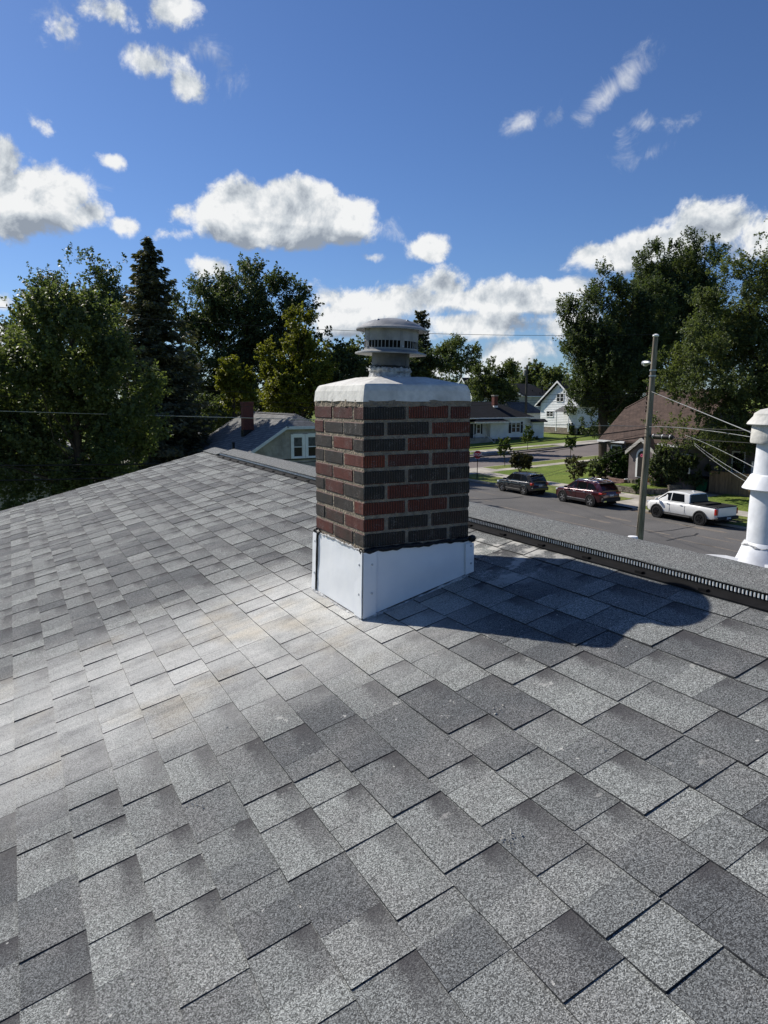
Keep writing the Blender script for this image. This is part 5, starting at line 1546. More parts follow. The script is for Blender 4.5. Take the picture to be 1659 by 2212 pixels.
# --- smaller far buildings
def small_house(name, label, cat, x0, x1, y0, y1, zb, ze_, zr2, wall, roof, axis, hip=0, oh=.4, grp=None):
    t = thing(name, label, cat, ((x0 + x1) / 2, (y0 + y1) / 2, zb), grp)
    b = MB()
    if axis == 'x':
        ym = (y0 + y1) / 2
        if hip: b.box((x0, y0, zb), (x1, y1, ze_))
        else: b.prism([(x0, y1, zb), (x0, y1, ze_), (x0, ym, zr2 - .15), (x0, y0, ze_), (x0, y0, zb)], (x1 - x0, 0, 0))
    else:
        xm = (x0 + x1) / 2
        if hip: b.box((x0, y0, zb), (x1, y1, ze_))
        else: b.prism([(x0, y0, zb), (x0, y0, ze_), (xm, y0, zr2 - .15), (x1, y0, ze_), (x1, y0, zb)], (0, y1 - y0, 0))
    w = b.build('wall', wall, t)
    b = MB()
    X0, X1, Y0_, Y1_ = x0 - oh, x1 + oh, y0 - oh, y1 + oh
    if axis == 'x':
        ym = (y0 + y1) / 2
        a, c = (X0 + hip, X1 - hip)
        b.add([(X0, Y0_, ze_), (X1, Y0_, ze_), (X1, Y1_, ze_), (X0, Y1_, ze_), (a, ym, zr2), (c, ym, zr2)], [(0, 1, 5, 4), (1, 2, 5), (2, 3, 4, 5), (3, 0, 4), (3, 2, 1, 0)])
    else:
        xm = (x0 + x1) / 2
        a, c = (Y0_ + hip, Y1_ - hip)
        b.add([(X0, Y0_, ze_), (X1, Y0_, ze_), (X1, Y1_, ze_), (X0, Y1_, ze_), (xm, a, zr2), (xm, c, zr2)], [(1, 2, 5, 4), (0, 1, 4), (3, 0, 4, 5), (2, 3, 5), (3, 2, 1, 0)])
    if not hip:
        b = MB()
        if axis == 'x':
            b.prism([(X0, ym, zr2), (X0, Y1_, ze_ - .1), (X1, Y1_, ze_ - .1), (X1, ym, zr2)], (0, 0, -.16)); b.prism([(X0, Y0_, ze_ - .1), (X0, ym, zr2), (X1, ym, zr2), (X1, Y0_, ze_ - .1)], (0, 0, -.16))
        else:
            b.prism([(X0, Y0_, ze_ - .1), (xm, Y0_, zr2), (xm, Y1_, zr2), (X0, Y1_, ze_ - .1)], (0, 0, -.16)); b.prism([(xm, Y0_, zr2), (X1, Y0_, ze_ - .1), (X1, Y1_, ze_ - .1), (xm, Y1_, zr2)], (0, 0, -.16))
    b.build('roof', roof, t)
    return t, w
q = at(1000, 840, 150)
t, w = small_house('small_gabled_house', 'small far white gabled house with dark brown roof just right of the brick chimney', 'house', q.x, q.x + 9, q.y - 3.3, q.y + 3.3, th(q.x), q.z - 1.2, q.z + 2.3, m_sidew, m_rmaroon, 'x')
for dy in (-1.5, -.2): window(t, 'x', q.y + dy, q.y + dy + .6, q.z - 1.4, q.z - .2, q.x - .01, .1)
b = MB()
for s_ in (-1, 1):
    b.prism([(q.x - .44, q.y, q.z + 2.35), (q.x - .44, q.y + s_ * 3.75, q.z - 1.28), (q.x - .44, q.y + s_ * 3.75, q.z - 1.6), (q.x - .44, q.y, q.z + 1.95)], (.03, 0, 0))
b.build('rake_board', m_white, t)
q0, q1 = at(1110, 866, 152), at(1196, 866, 152)
q = at(1150, 866, 152)
hb_ = thing('hip_roofed_house', 'far house with big black hip roof and white gable end behind the far pole', 'house', (q.x, q.y, th(q.x)))
r0p, r1p = at(1121, 828, 152), at(1175, 828, 160)
e0p, e1p = at(1135, 856, 148), at(1205, 857, 156)
dv = (e1p - e0p); dv.z = 0; dvn = dv.normalized(); back = Vector((-dvn.y, dvn.x, 0))
if back.dot(BACK) < 0: back = -back
b = MB()
ezv = e0p.z; rzv = r0p.z
E0 = Vector((e0p.x, e0p.y, ezv)); E1 = Vector((e1p.x, e1p.y, ezv)); E2 = E1 + back * 10; E3 = E0 + back * 10
R0 = E0 + back * 5 + dvn * .2 + Vector((0, 0, rzv - ezv)); R1 = E1 + back * 5 - dvn * 3.5 + Vector((0, 0, rzv - ezv))
b.add([E0, E1, E2, E3, R0, R1], [(0, 1, 5, 4), (1, 2, 5), (2, 3, 4, 5), (3, 2, 1, 0)]); b.build('roof', m_rdark, hb_)
b = MB()
b.prism([E0 + dvn * .3 + back * .3 - Vector((0, 0, .1)), R0 + dvn * .1 - Vector((0, 0, .25)), E3 + dvn * .3 - back * .3 - Vector((0, 0, .1))], dvn * .3)
b.build('gable_end', m_sidew, hb_)
b = MB()
lo = th(q.x) - .2
b.prism([Vector((p_.x, p_.y, lo)) for p_ in (E0 + dvn * .5 + back * .4, E1 - dvn * .4 + back * .4, E2 - dvn * .4 - back * .4, E3 + dvn * .5 - back * .4)], (0, 0, ezv - lo - .05)); b.build('wall', m_sidec, hb_)
b = MB(); b.tube([E0 + Vector((0, 0, -.05)), E1 + Vector((0, 0, -.05))], .09, 5); b.build('gutter', m_white, hb_)
b = MB()
for u_, v_ in ((1150, 846), (1172, 842), (1166, 851)):
    p_ = at(u_, v_, 153); b.tube([p_ - Vector((0, 0, .7)), p_ + Vector((0, 0, .35))], .13, 5)
b.build('roof_vent', m_shut, hb_)
q = at(1141, 886, 128)
t, w = small_house('garage', 'low white building with grey roof between the black roofed house and tall gable', 'garage', q.x - 3.3, q.x + 2.9, q.y, q.y + 6, th(q.x), q.z - .55, q.z + 1.45, m_sidew, m_rmid, 'x', 1.2)
# --- brown roofed house under the trees at right
gz2 = .85
bh = thing('brown_roofed_house', 'mauve bungalow with big brown clipped gable roof and arched door under the loose tree', 'house', (49, 39, gz2))
X0_, RXb = 45.1, 49.2
pb2 = (8.13 - 4.0) / (RXb - 44.6)
b = MB()
yl, yr = 45.1, 36.9
XB = 53.6
b.prism([(X0_, yl, .3), (X0_, yl, 4.0), (47.3, yl, 6.35), (51.1, yl, 6.35), (XB, yl, 4.0), (XB, yl, .3)], (0, yr - yl, 0))
bwall = b.build('wall', m_sidep, bh)
b = MB()
zb_ = lambda x: 8.13 - pb2 * abs(x - RXb)
hxx = (8.13 - 6.62) / pb2
yl2 = 45.6
P_ = [(44.6, yr - .4, zb_(44.6)), (44.6, yl2, zb_(44.6)), (RXb - hxx, yl2, 6.62), (RXb, yl2 - 2.0, 8.13), (RXb, yr - .4, 8.13)]
b.prism(P_, (0, 0, -.15))
P2 = [(2 * RXb - x, y, z) for x, y, z in reversed(P_)]
b.prism(P2, (0, 0, -.15)); b.prism([(RXb - hxx, yl2, 6.62), (RXb + hxx, yl2, 6.62), (RXb, yl2 - 2.0, 8.13)], (0, 0, -.15))
broof = b.build('roof', m_rbrown, bh)
b = MB(); b.box((48.8, 28.0, .3), (53.5, yr - .01, 4.2)); b.prism([(48.8, 28.0, 4.201), (53.5, 28.0, 4.201), (51.15, 28.0, 6.2)], (0, yr - 28.02, 0)); b.build('wing_wall', m_sidep, bh)
b = MB(); b.prism([(48.35, 27.6, 4.05), (51.15, 27.6, 6.45), (51.15, yr - .42, 6.45), (48.35, yr - .42, 4.05)], (0, 0, -.15)); b.prism([(51.15, 27.6, 6.45), (53.95, 27.6, 4.05), (53.95, yr - .42, 4.05), (51.15, yr - .42, 6.45)], (0, 0, -.15)); b.build('wing_roof', m_rbrown, bh)
b = MB(); cap_run(b, (RXb, yl2 - 2.0, 8.13), (RXb, yr - .4, 8.13)); cap_run(b, (RXb - hxx, yl2, 6.62), (RXb, yl2 - 2.0, 8.13)); b.build('ridge_caps', m_rbrown, broof, kind='stuff')
b = MB(); b.box((44.45, 42.6, 3.80), (44.598, yl2 + .05, 3.96)); b.build('gutter', m_white, bh)
b = MB(); b.box((44.45, yr - .4, 3.80), (44.598, 39.2, 3.96)); b.build('gutter', m_white, bh)
siding(bwall, 'x', yr + .05, 39.3, .5, 3.85, X0_, m_sidep, .22)
siding(bwall, 'x', 42.4, yl - .02, .5, 3.85, X0_, m_sidep, .22)
# entrance bay
b = MB()
b.prism([(44.0, 38.75, .5), (44.0, 41.55, .5), (44.0, 41.55, 3.15), (44.0, 40.15, 4.15), (44.0, 38.75, 3.15)], (1.09, 0, 0)); b.build('entrance_bay', m_sidep, bh)
b = MB()
b.prism([(43.75, 40.15, 4.40), (43.75, 41.65, 3.30), (43.75, 41.65, 3.12), (43.75, 40.15, 4.22)], (1.6, 0, 0)); b.prism([(43.75, 40.15, 4.40), (43.75, 40.15, 4.22), (43.75, 38.65, 3.12), (43.75, 38.65, 3.30)], (1.6, 0, 0))
b.build('entrance_roof', m_rbrown, bh)
b = MB()
b.prism([(43.70, 40.15, 4.43), (43.70, 41.7, 3.30), (43.70, 41.7, 3.0), (43.70, 40.15, 4.12)], (.048, 0, 0)); b.prism([(43.70, 40.15, 4.43), (43.70, 40.15, 4.12), (43.70, 38.6, 3.0), (43.70, 38.6, 3.30)], (.048, 0, 0))
b.build('rake_board', m_sidec, bh)
def arch(y0, y1, z0, z1, x, dx, mat, name, parent):
    r_ = (y1 - y0) / 2; ym = (y0 + y1) / 2
    pts = [(x, y0, z0), (x, y0, z1 - r_)] + [(x, ym - r_ * math.cos(a), z1 - r_ + r_ * math.sin(a)) for a in np.linspace(0.15, PI - .15, 9)] + [(x, y1, z1 - r_), (x, y1, z0)]
    b = MB(); b.prism(pts, (dx, 0, 0)); return b.build(name, mat, parent)
dr = arch(39.53, 40.78, 1.25, 3.55, 43.995, -.04, m_white, 'door', bh)
arch(39.73, 40.58, 1.3, 3.35, 43.954, -.02, m_door, 'door_panel', dr)
b = MB(); b.lathe([(.05, -.02), (.13, -.02), (.13, .03), (.05, .03), (.05, -.02)], (43.90, 40.15, 3.0), 14, 0, .5, Matrix.Rotation(PI / 2, 3, 'Y')); b.build('door_wreath', M('pink_wreath', (.55, .10, .18), .8), dr)
window(bh, 'x', 34.75, 35.75, 1.9, 3.4, 48.8, .07)
window(bh, 'x', 43.4, 44.5, 2.3, 3.5, X0_ - .024, .08)
window(bh, 'x', 36.6, 37.8, 1.9, 3.2, X0_ - .024, .08)
b = MB(); b.box((47.6, 33.2, .5), (47.72, 33.32, 2.9)); b.build('white_post', m_white, bh)
m_step = M('brick_step', (.22, .14, .11), .9, .2, 6)
st = thing('entrance_steps', 'brick steps leading up to the arched door of the brown roofed house', 'steps', (43.2, 42.3, .3))
for i in range(4):
    b = MB(); b.box((42.15 + i * .36, 41.2, .15), (42.15 + (i + 1) * .36 - .004, 42.9, .42 + i * .19)); b.build('step', m_step, st)
b = MB(); b.tube([(42.0, 42.95, .2), (42.0, 42.95, 1.25), (43.4, 42.95, 2.0)], .03, 6)
tag(b.build('handrail', m_blk), 'thin black handrail beside the brick steps', 'handrail')
# --- retaining walls, block by block
m_block = M('wall_block', (.235, .205, .165), .95, .25, 7, (.15, .13, .105), .9, 16, .1, tint=.28)
m_lawnup = m_grass
def block_wall(name, label, pts, z0, rows, bw=.30, bh_=.15, cap=True):
    t = thing(name, label, 'retaining wall', (*pts[0], z0))
    for r_ in range(rows + (1 if cap else 0)):
        for i in range(len(pts) - 1):
            a, c = Vector((*pts[i], 0)), Vector((*pts[i + 1], 0)); L_ = (c - a).length; d = (c - a) / L_
            n = d.cross(Vector((0, 0, 1)))
            x = -bw * .5 * (r_ % 2)
            while x < L_ - .02:
                x1_ = min(x + bw, L_); x0c = max(x, 0)
                if x1_ - x0c > .04:
                    b = MB(); o_ = random.uniform(-.015, .02) + (.02 if r_ == rows else 0)
                    z = z0 + r_ * bh_
                    hh = .08 if r_ == rows else bh_
                    zg1 = z + hh - .012
                    A_ = a + d * (x0c + .012) + n * (.0 - o_) ; B_ = a + d * (x1_ - .012) - n * o_
                    ch = n * .025
                    m1 = (A_ + B_) / 2 - n * .02
                    q_ = [A_ + ch, m1 - n * .0, B_ + ch, B_ + n * .2, A_ + n * .2]
                    b.prism([(v_.x, v_.y, z) for v_ in q_], (0, 0, zg1 - z), 0, random.random())
                    b.build('wall_block', m_block, t)
                x += bw
    return t
block_wall('retaining_wall', 'low curved block retaining wall holding the front lawn behind the utility pole', [(41.95, 41.1), (41.85, 40.3), (41.85, 38.5), (42.15, 37.95), (42.6, 37.6), (43.6, 37.3)], .14, 3, .34, .17)
block_wall('retaining_wall', 'short block wall stepping up along the driveway behind the white pickup', [(43.66, 37.32), (45.05, 37.27)], .22, 4, .5, .17)
block_wall('planter_wall', 'curved block edging under the large shrub left of the brick steps', [(43.9, 45.6), (43.3, 44.9), (42.7, 43.8), (42.4, 43.0)], .38, 2, .3, .14)
block_wall('planter_wall', 'block edging of the flower bed below the shrub right of the arched door', [(43.9, 41.1), (43.75, 40.6), (43.9, 39.95)], .72, 2, .3, .14)
b = MB()
b.prism([(41.95, 41.15, .1), (41.88, 40.3, .1), (41.88, 38.5, .1), (42.18, 38.0, .1), (42.65, 37.65, .1), (43.65, 37.36, .1), (45.05, 37.34, .1), (45.05, 41.15, .1)], (0, 0, .64)); struct(b.build('terrace_lawn', m_grass))
b = MB()
b.prism([(43.95, 41.0, .3), (43.95, 39.9, .3), (45.05, 39.9, .3), (45.05, 41.0, .3)], (0, 0, .68)); struct(b.build('flower_bed', m_dirt))
b = MB()
b.prism([(42.5, 43.0, .3), (45.05, 43.0, .3), (45.05, 46, .3), (44.0, 45.6, .3), (43.35, 44.9, .3), (42.8, 43.8, .3)], (0, 0, .48)); struct(b.build('planting_bed', m_dirt))
def pot(pos, label, mat, name='flower_pot', r=.14):
    b = MB(); b.lathe([(.001, 0), (r * .7, 0), (r, r * 1.7), (r * 1.1, r * 1.7), (r * 1.1, r * 1.95), (r * .9, r * 1.95), (r * .85, r * 1.6), (.001, r * 1.6)], pos, 14)
    tag(b.build(name, mat, smooth=.6), label, 'flower pot')
q = at((2400 + 505 / 3.318) / 1.852, (1550 + 1232 / 3.318) / 1.852, 53)
pot((43.6, 41.35, .78), 'small white flower pot beside the brick steps', m_white)
q = atx((2400 + 648 / 3.318) / 1.852, (1550 + 1245 / 3.318) / 1.852, 43.9)
pot((43.85, q.y, .98), 'orange pot on the flower bed beside the utility pole', M('orange_glaze', (.6, .10, .03), .5), 'flower_pot', .13)
q = atx((2400 + 700 / 3.318) / 1.852, (1550 + 1245 / 3.318) / 1.852, 43.9)
pot((43.85, q.y, .98), 'small yellow pot right of the orange pot', M('yellow_glaze', (.6, .36, .04), .5), 'flower_pot', .10)
# --- bins and fence
def bin_(x, y, z, label, mat, lidm):
    t = thing('wheeled_bin', label, 'bin', (x, y, z))
    b = MB(); b.prism([(x - .25, y - .25, z + .08), (x + .25, y - .25, z + .08), (x + .25, y + .25, z + .08), (x - .25, y + .25, z + .08)], (0, 0, .02))
    b.add([(x - .24, y - .24, z + .05), (x + .24, y - .24, z + .05), (x + .24, y + .24, z + .05), (x - .24, y + .24, z + .05), (x - .3, y - .3, z + 1.0), (x + .3, y - .3, z + 1.0), (x + .3, y + .3, z + 1.0), (x - .3, y + .3, z + 1.0)],
          [(3, 2, 1, 0), (4, 5, 6, 7), (0, 1, 5, 4), (1, 2, 6, 5), (2, 3, 7, 6), (3, 0, 4, 7)])
    b.build('body', mat, t, bevel=.03, seg=1)
    b = MB(); b.box((x - .33, y - .32, z + 1.002), (x + .31, y + .32, z + 1.08)); b.build('lid', lidm, t, bevel=.02)
    for s_ in (-1, 1):
        b = MB(); b.lathe([(.001, -.03), (.1, -.03), (.1, .03), (.001, .03)], (x + .22, y + s_ * .28, z + .1), 12, 0, .5, Matrix.Rotation(PI / 2, 3, 'X')); b.build('wheel', m_blk, t)
bin_(46.25, 36.35, .40, 'green wheeled bin with dark lid standing at the end of the wooden fence', M('green_plastic', (.02, .14, .06), .5), m_blk)
bin_(46.95, 36.45, .44, 'dark wheeled bin behind the green one beside the house wall', M('dark_plastic', (.03, .03, .035), .5), m_blk)
m_pick = M('weathered_pine', (.30, .205, .12), .9, .2, 3, (.20, .14, .09), .4, 12, .15, stretch=(3, 3, .5), tint=.16)
fn = thing('wooden_fence', 'weathered wooden picket fence in tree shade behind the white pickup', 'fence', (46.5, 33, .4))
y_ = 35.9
while y_ > 27.5:
    z_ = th(46.5) + .13
    b = MB(); h_ = 1.62 + random.uniform(-.015, .015)
    b.prism([(46.5, y_, z_), (46.5, y_, z_ + h_ - .05), (46.5, y_ - .03, z_ + h_), (46.5, y_ - .105, z_ + h_), (46.5, y_ - .135, z_ + h_ - .05), (46.5, y_ - .135, z_)], (-.02, 0, 0), 0, random.random())
    b.build('picket', m_pick, fn); y_ -= .142
b = MB()
for zz in (.8, 1.7): b.box((46.502, 27.5, zz), (46.54, 35.85, zz + .09))
b.build('rail', m_pick, fn)
for yy_ in (35.75, 33.8, 31.7, 29.3):
    b = MB(); b.box((46.541, yy_, .4), (46.63, yy_ + .09, 2.1)); b.build('fence_post', m_pick, fn)
# ------------------------------------------------------------------ utility pole, lamp, wires
m_pole = M('weathered_pole', (.30, .255, .21), .95, .3, 2.5, (.16, .135, .112), .9, 7, .1, stretch=(9, 9, .5), fine=.3, fscale=3)
m_steel = M('galvanised_steel', (.42, .43, .44), .45, .1, 6, metal=.7)
m_wire = M('aluminium_wire', (.36, .36, .35), .45, .1, metal=.3)
m_wdark = M('black_cable', (.014, .014, .015), .55)
m_porc = M('insulator_glaze', (.10, .05, .035), .3)
PB = atx(1381, 1168, 25.5); PT = atx(1417, 722, 25.5)
axis = (PT - PB).normalized()
base = PB - axis * ((PB.z + .1) / axis.z)
pole = thing('utility_pole', 'leaning weathered wooden utility pole with street lamp between the roof and the street', 'utility pole', base)
b = MB()
def pp(z): return base + axis * ((z - base.z) / axis.z)
b.tube([pp(-.1), pp(2), pp(5), pp(8), pp(PT.z - .12)], [.172, .160, .142, .122, .105], 18)
b.build('shaft', m_pole, pole, smooth=.8)
b = MB()
for k in range(5):
    a_ = random.uniform(0, 6.28); z0 = random.uniform(.5, 7); L_ = random.uniform(.8, 2)
    pts = [pp(z0 + L_ * i / 5) + Vector((math.cos(a_ + .05 * i), math.sin(a_ + .05 * i), 0)) * (.190 - .009 * (z0 + L_ * i / 5)) for i in range(6)]
    b.tube(pts, [.002, .008, .01, .009, .006, .001], 4)
b.build('crack', M('dark_crack', (.03, .025, .02), .95), pole)
b = MB(); b.lathe([(.001, .10), (.06, .09), (.13, .05), (.14, .0), (.12, -.02), (.001, -.02)], pp(PT.z - .08), 12); b.build('pole_cap', m_white, pole, smooth=.6)
lp = thing('street_lamp', 'small grey street lamp on a short arm near the top of the leaning pole', 'street lamp', atx(1395, 782, 25.5))
L0 = pp(atx(1411, 787, 25.5).z); LH = atx(1394, 781, 25.5) 
d_ = Vector((LH.x - L0.x, LH.y - L0.y, 0)); d_ = Vector((.25, .97, 0)).normalized() * .42
b = MB(); b.tube([L0 - Vector((0, 0, .12)), L0 + d_ * .35 + Vector((0, 0, .05)), L0 + d_ * .9 + Vector((0, 0, .07))], .03, 7); b.build('arm', m_steel, lp)
b = MB()
hd = L0 + d_ * 1.15 + Vector((0, 0, .08)); ax2 = d_.normalized()
b.tube([hd - ax2 * .22, hd - ax2 * .15, hd + ax2 * .05, hd + ax2 * .3, hd + ax2 * .38], [.04, .08, .12, .11, .03], 10); b.build('lamp_head', m_steel, lp, smooth=.8)
b = MB(); b.lathe([(.001, -.10), (.07, -.09), (.10, -.03), (.1, .02)], hd + ax2 * .14 + Vector((0, 0, -.04)), 12); b.build('lens', M('lamp_lens', (.6, .6, .58), .2), lp, smooth=.8)
b = MB()
for v_ in (800, 812): b.lathe([(.150, -.03), (.155, -.03), (.155, .03), (.150, .03)], pp(atx(1405, v_, 25.5).z), 16)
b.build('strap', m_steel, pole)
for v_, s_ in ((838, .05), (850, .05), (862, .05), (871, .05), (880, .05), (888, .05)):
    c_ = pp(atx(1403, v_, 25.5).z)
    o_ = (Vector((-.35, .93, 0))).normalized() * .19
    b = MB(); b.lathe([(.02, -.06), (.05, -.055), (.035, -.02), (.05, 0), (.035, .02), (.05, .055), (.02, .06)], c_ + o_, 10); b.build('insulator', m_porc, pole, smooth=.9)
# rack, splice case
cs = thing('cable_splice_case', 'black cable splice case hanging on the cables beside the leaning pole', 'cable closure', atx(1420, 943, 25.5))
q0 = atx(1397, 942, 25.5); q1 = q0 + Vector((.05, -1.5, .0))
b = MB(); b.tube([q0 + (q1 - q0) * f for f in (.12, .2, .25, .9, .95, 1.0)], [.04, .07, .115, .115, .07, .03], 12); b.build('case', m_wdark, cs, smooth=.8)
for f in (.27, .6, .87):
    b = MB(); b.tube([q0 + (q1 - q0) * (f - .012), q0 + (q1 - q0) * (f + .012)], .122, 12); b.build('band', m_steel, cs)
def solve_wire(name, label, A, B, r, mat, through=None, sag=0.0, n=28, cat='wire', group=None):
    """a sagging wire from A to B; 'through' is a point of the photo it must pass"""
    A, B = Vector(A), Vector(B)
    if through:
        best = None
        for s_ in np.linspace(-.4, 3.0, 120):
            e = 0
            for (u, v) in through:
                bd = 1e9; pv_ = 0
                for t in np.linspace(0, 1, 160):
                    p_ = A.lerp(B, t); p_.z -= 4 * s_ * t * (1 - t)
                    px = pixel(p_)
                    if px and abs(px[0] - u) < bd: bd = abs(px[0] - u); pv_ = px[1]
                e += (pv_ - v) ** 2
            if best is None or e < best[0]: best = (e, s_)
        sag = best[1]
    pts = []
    for i in range(n + 1):
        t = i / n; p_ = A.lerp(B, t); p_.z -= 4 * sag * t * (1 - t); pts.append(p_)
    b = MB(); b.tube(pts, r * .68, 5)
    o = b.build(name, mat, smooth=2.0, attr=False); return tag(o, label, cat, group)
def onp(v): return pp(atx(1400, v, 25.5).z)
solve_wire('power_line', 'topmost thin wire crossing the sky behind the chimney cap from the pole top', at(-260, 640, 21), onp(724), .012, m_wdark, [(0, 659), (702, 713), (910, 722), (1190, 723)])
solve_wire('power_line', 'second wire from the pole, crossing the spruce below the topmost wire', at(-260, 797, 21), onp(843), .008, m_wdark, [(85, 818), (702, 853), (1014, 858)])
solve_wire('power_line', 'third wire from the pole, just under the second across the left trees', at(-260, 818, 21), onp(848), .008, m_wdark, [(85, 838), (600, 874), (1014, 867)])
solve_wire('power_line', 'fourth wire from the pole, lowest of the thin wires across the left trees', at(-260, 838, 21), onp(852), .009, m_wdark, [(300, 865), (640, 886), (1014, 876)])
solve_wire('messenger_wire', 'bright nearly level wire running left from the pole above the white house', at(-260, 880, 21), onp(921), .017, m_wire, [(1014, 914), (1323, 920)])
solve_wire('black_cable', 'upper thick black cable sagging from the pole across the street corner', at(-260, 1004, 20), onp(925), .034, m_wdark, [(0, 1004), (345, 997), (1014, 973), (1323, 937)])
solve_wire('black_cable', 'lower thick black cable sagging from the pole across the street corner', at(-260, 1040, 20), onp(943), .034, m_wdark, [(0, 1036), (270, 1029), (1014, 990), (1323, 958)])
solve_wire('black_cable', 'thin black wire running left from the pole just above the thick cables', at(-260, 990, 20), onp(935), .014, m_wdark, [(1100, 985), (1323, 960)])
FAR = Vector((25.5, -14, 0))
solve_wire('black_cable', 'upper black cable leaving the pole to the right in front of the loose tree', onp(921), FAR + Vector((0, 0, 6.55)), .03, m_wdark, None, .1)
solve_wire('black_cable', 'lower black cable leaving the pole to the right in front of the loose tree', onp(943), FAR + Vector((0, 0, 6.15)), .024, m_wdark, None, .15)
mast = at(1700, 962, 10.5)
solve_wire('service_drop', 'bright wire sloping down from the pole to the right behind the vent pipe cap', onp(846), at(1690, 962, 12), .016, m_wire, [(1500, 885), (1580, 916)])
solve_wire('service_drop', 'grey wire from the pole running right to the vent pipe cap collar', onp(922), at(1720, 962, 14), .013, m_wire, [(1470, 920), (1590, 944)])
solve_wire('service_drop', 'wire crossing the loose tree and ending low behind the white vent pipe', atx(1480, 940, 28), at(1720, 1060, 14), .013, m_wire, [(1560, 975), (1625, 1008)])
solve_wire('service_drop', 'upper of two close wires in front of the dark window behind the vent pipe', atx(1500, 957, 30), at(1720, 1085, 15), .012, m_wire, [(1560, 1000), (1615, 1030)])
solve_wire('service_drop', 'lower of two close wires in front of the dark window behind the vent pipe', atx(1500, 961, 30), at(1720, 1100, 15), .012, m_wire, [(1560, 1008), (1615, 1042)])
solve_wire('service_drop', 'dark wire from the pole down to the left over the lawn, upper of a pair', onp(950), atx(1130, 1036, 36), .013, m_wdark, [(1240, 1006), (1330, 975)])
solve_wire('service_drop', 'dark wire from the pole down to the left over the lawn, lower of a pair', onp(955), atx(1130, 1041, 36), .013, m_wdark, [(1240, 1011), (1330, 981)])
# far pole with transformer
fp = atx(1136, 876, 80)
fpole = thing('far_utility_pole', 'far dark utility pole carrying a pale transformer left of the white gable', 'utility pole', (fp.x, fp.y, th(fp.x)))
ft = atx(1136, 789, 80)
b = MB(); b.tube([(fp.x, fp.y, th(fp.x)), (fp.x, fp.y, ft.z)], [.24, .18], 10); b.build('shaft', M('dark_pole', (.07, .065, .06), .9), fpole)
b = MB(); b.box((fp.x - .06, fp.y - .8, ft.z - .4), (fp.x + .06, fp.y + .8, ft.z - .28)); b.build('crossarm', m_pole, fpole)
tz = atx(1131, 806, 80)
b = MB(); b.lathe([(.001, .55), (.2, .5), (.25, .42), (.25, -.45), (.001, -.5)], (fp.x - .1, fp.y + .42, tz.z), 14); b.build('transformer', m_conc, fpole, smooth=.6)
solve_wire('power_line', 'distant slack wire running right from the far pole to the trees', (fp.x, fp.y, ft.z - 3.2), (fp.x + 14, fp.y - 24, ft.z - 7.5), .02, m_wire, None, .3)
solve_wire('power_line', 'distant wire running right from the top of the far pole', (fp.x, fp.y, ft.z - .3), (fp.x + 40, fp.y - 60, ft.z), .02, m_wdark, None, .6)

# ------------------------------------------------------------------ stop sign
m_red = M('sign_red', (.72, .03, .045), .45, .05)
m_wlet = M('sign_white', (.85, .85, .85), .5, .03)
sp = gpt(1030.6, 1034); 
stp = thing('stop_sign', 'red octagonal stop sign on a thin dark post at the street corner', 'stop sign', sp)
SD = (Vector((0, 0, EYE)) - sp); SD.z = 0; SD.normalize()
SD = (Matrix.Rotation(math.radians(6), 3, 'Z') @ SD)
SR_ = Vector((-SD.y, SD.x, 0))
Dst = -math.sin(YAW) * sp.x + math.cos(YAW) * sp.y
ctr = at(1031, 982.5, Dst); ctr.x, ctr.y = sp.x, sp.y
b = MB(); b.tube([sp, Vector((sp.x, sp.y, ctr.z + .3))], .035, 8); b.build('post', m_blk, stp)
def octo(r, off, th_):
    b = MB()
    pts = [ctr + SR_ * r * math.cos(PI / 8 + k * PI / 4) + Vector((0, 0, r * math.sin(PI / 8 + k * PI / 4))) + SD * off for k in range(8)]
    b.prism(pts, SD * th_); return b
octo(.415, .040, .006).build('border', m_wlet, stp)
face = octo(.385, .047, .003).build('sign_face', m_red, stp)
def text_obj(name, body, size, loc, right, up, mat, parent, depth=.002):
    cu = bpy.data.curves.new(name, 'FONT'); cu.body = body; cu.size = size; cu.align_x = 'CENTER'; cu.align_y = 'CENTER'; cu.extrude = depth; cu.offset = size * .018
    tmp = bpy.data.objects.new(name, cu); COL.objects.link(tmp)
    dg = bpy.context.evaluated_depsgraph_get(); me = bpy.data.meshes.new_from_object(tmp.evaluated_get(dg))
    bpy.data.objects.remove(tmp)
    right, up = Vector(right).normalized(), Vector(up).normalized(); nrm = right.cross(up)
    Mx = Matrix((right, up, nrm)).transposed().to_4x4(); Mx.translation = Vector(loc)
    me.transform(Mx); me.materials.clear(); me.materials.append(mat)
    o = bpy.data.objects.new(name, me); COL.objects.link(o); put(o, parent); return o
text_obj('lettering', 'STOP', .33, ctr + SD * .054, SR_, (0, 0, 1), m_wlet, face)

# ------------------------------------------------------------------ parked cars
def paint(name, col, rough=.25, metal=.0): return M(name, col, rough, .03, 1.5, None, 0, 1, .5, metal, coat=.9)
m_tyre = M('tyre_rubber', (.016, .016, .017), .85, .1)
m_rim = M('bright_alloy', (.55, .55, .56), .25, .05, metal=.9)
m_rimd = M('black_alloy', (.03, .03, .032), .3, .05, metal=.6)
m_well = M('wheel_well', (.006, .006, .006), .95)
m_cglass = M('car_glass', (.006, .007, .008), .12, .05, spec=.16)
m_trimb = M('black_plastic_trim', (.022, .022, .023), .6, .1)
m_chrome = M('chrome', (.8, .8, .8), .12, .02, metal=1)
m_tail = M('tail_lamp_red', (.42, .02, .015), .2, .05, coat=.6)
m_lampc = M('clear_lamp', (.62, .64, .66), .12, .05, coat=.5)
m_plate = M('plate', (.6, .62, .63), .5)
m_pgrey = M('charcoal_paint_trim', (.1, .1, .1), .4)
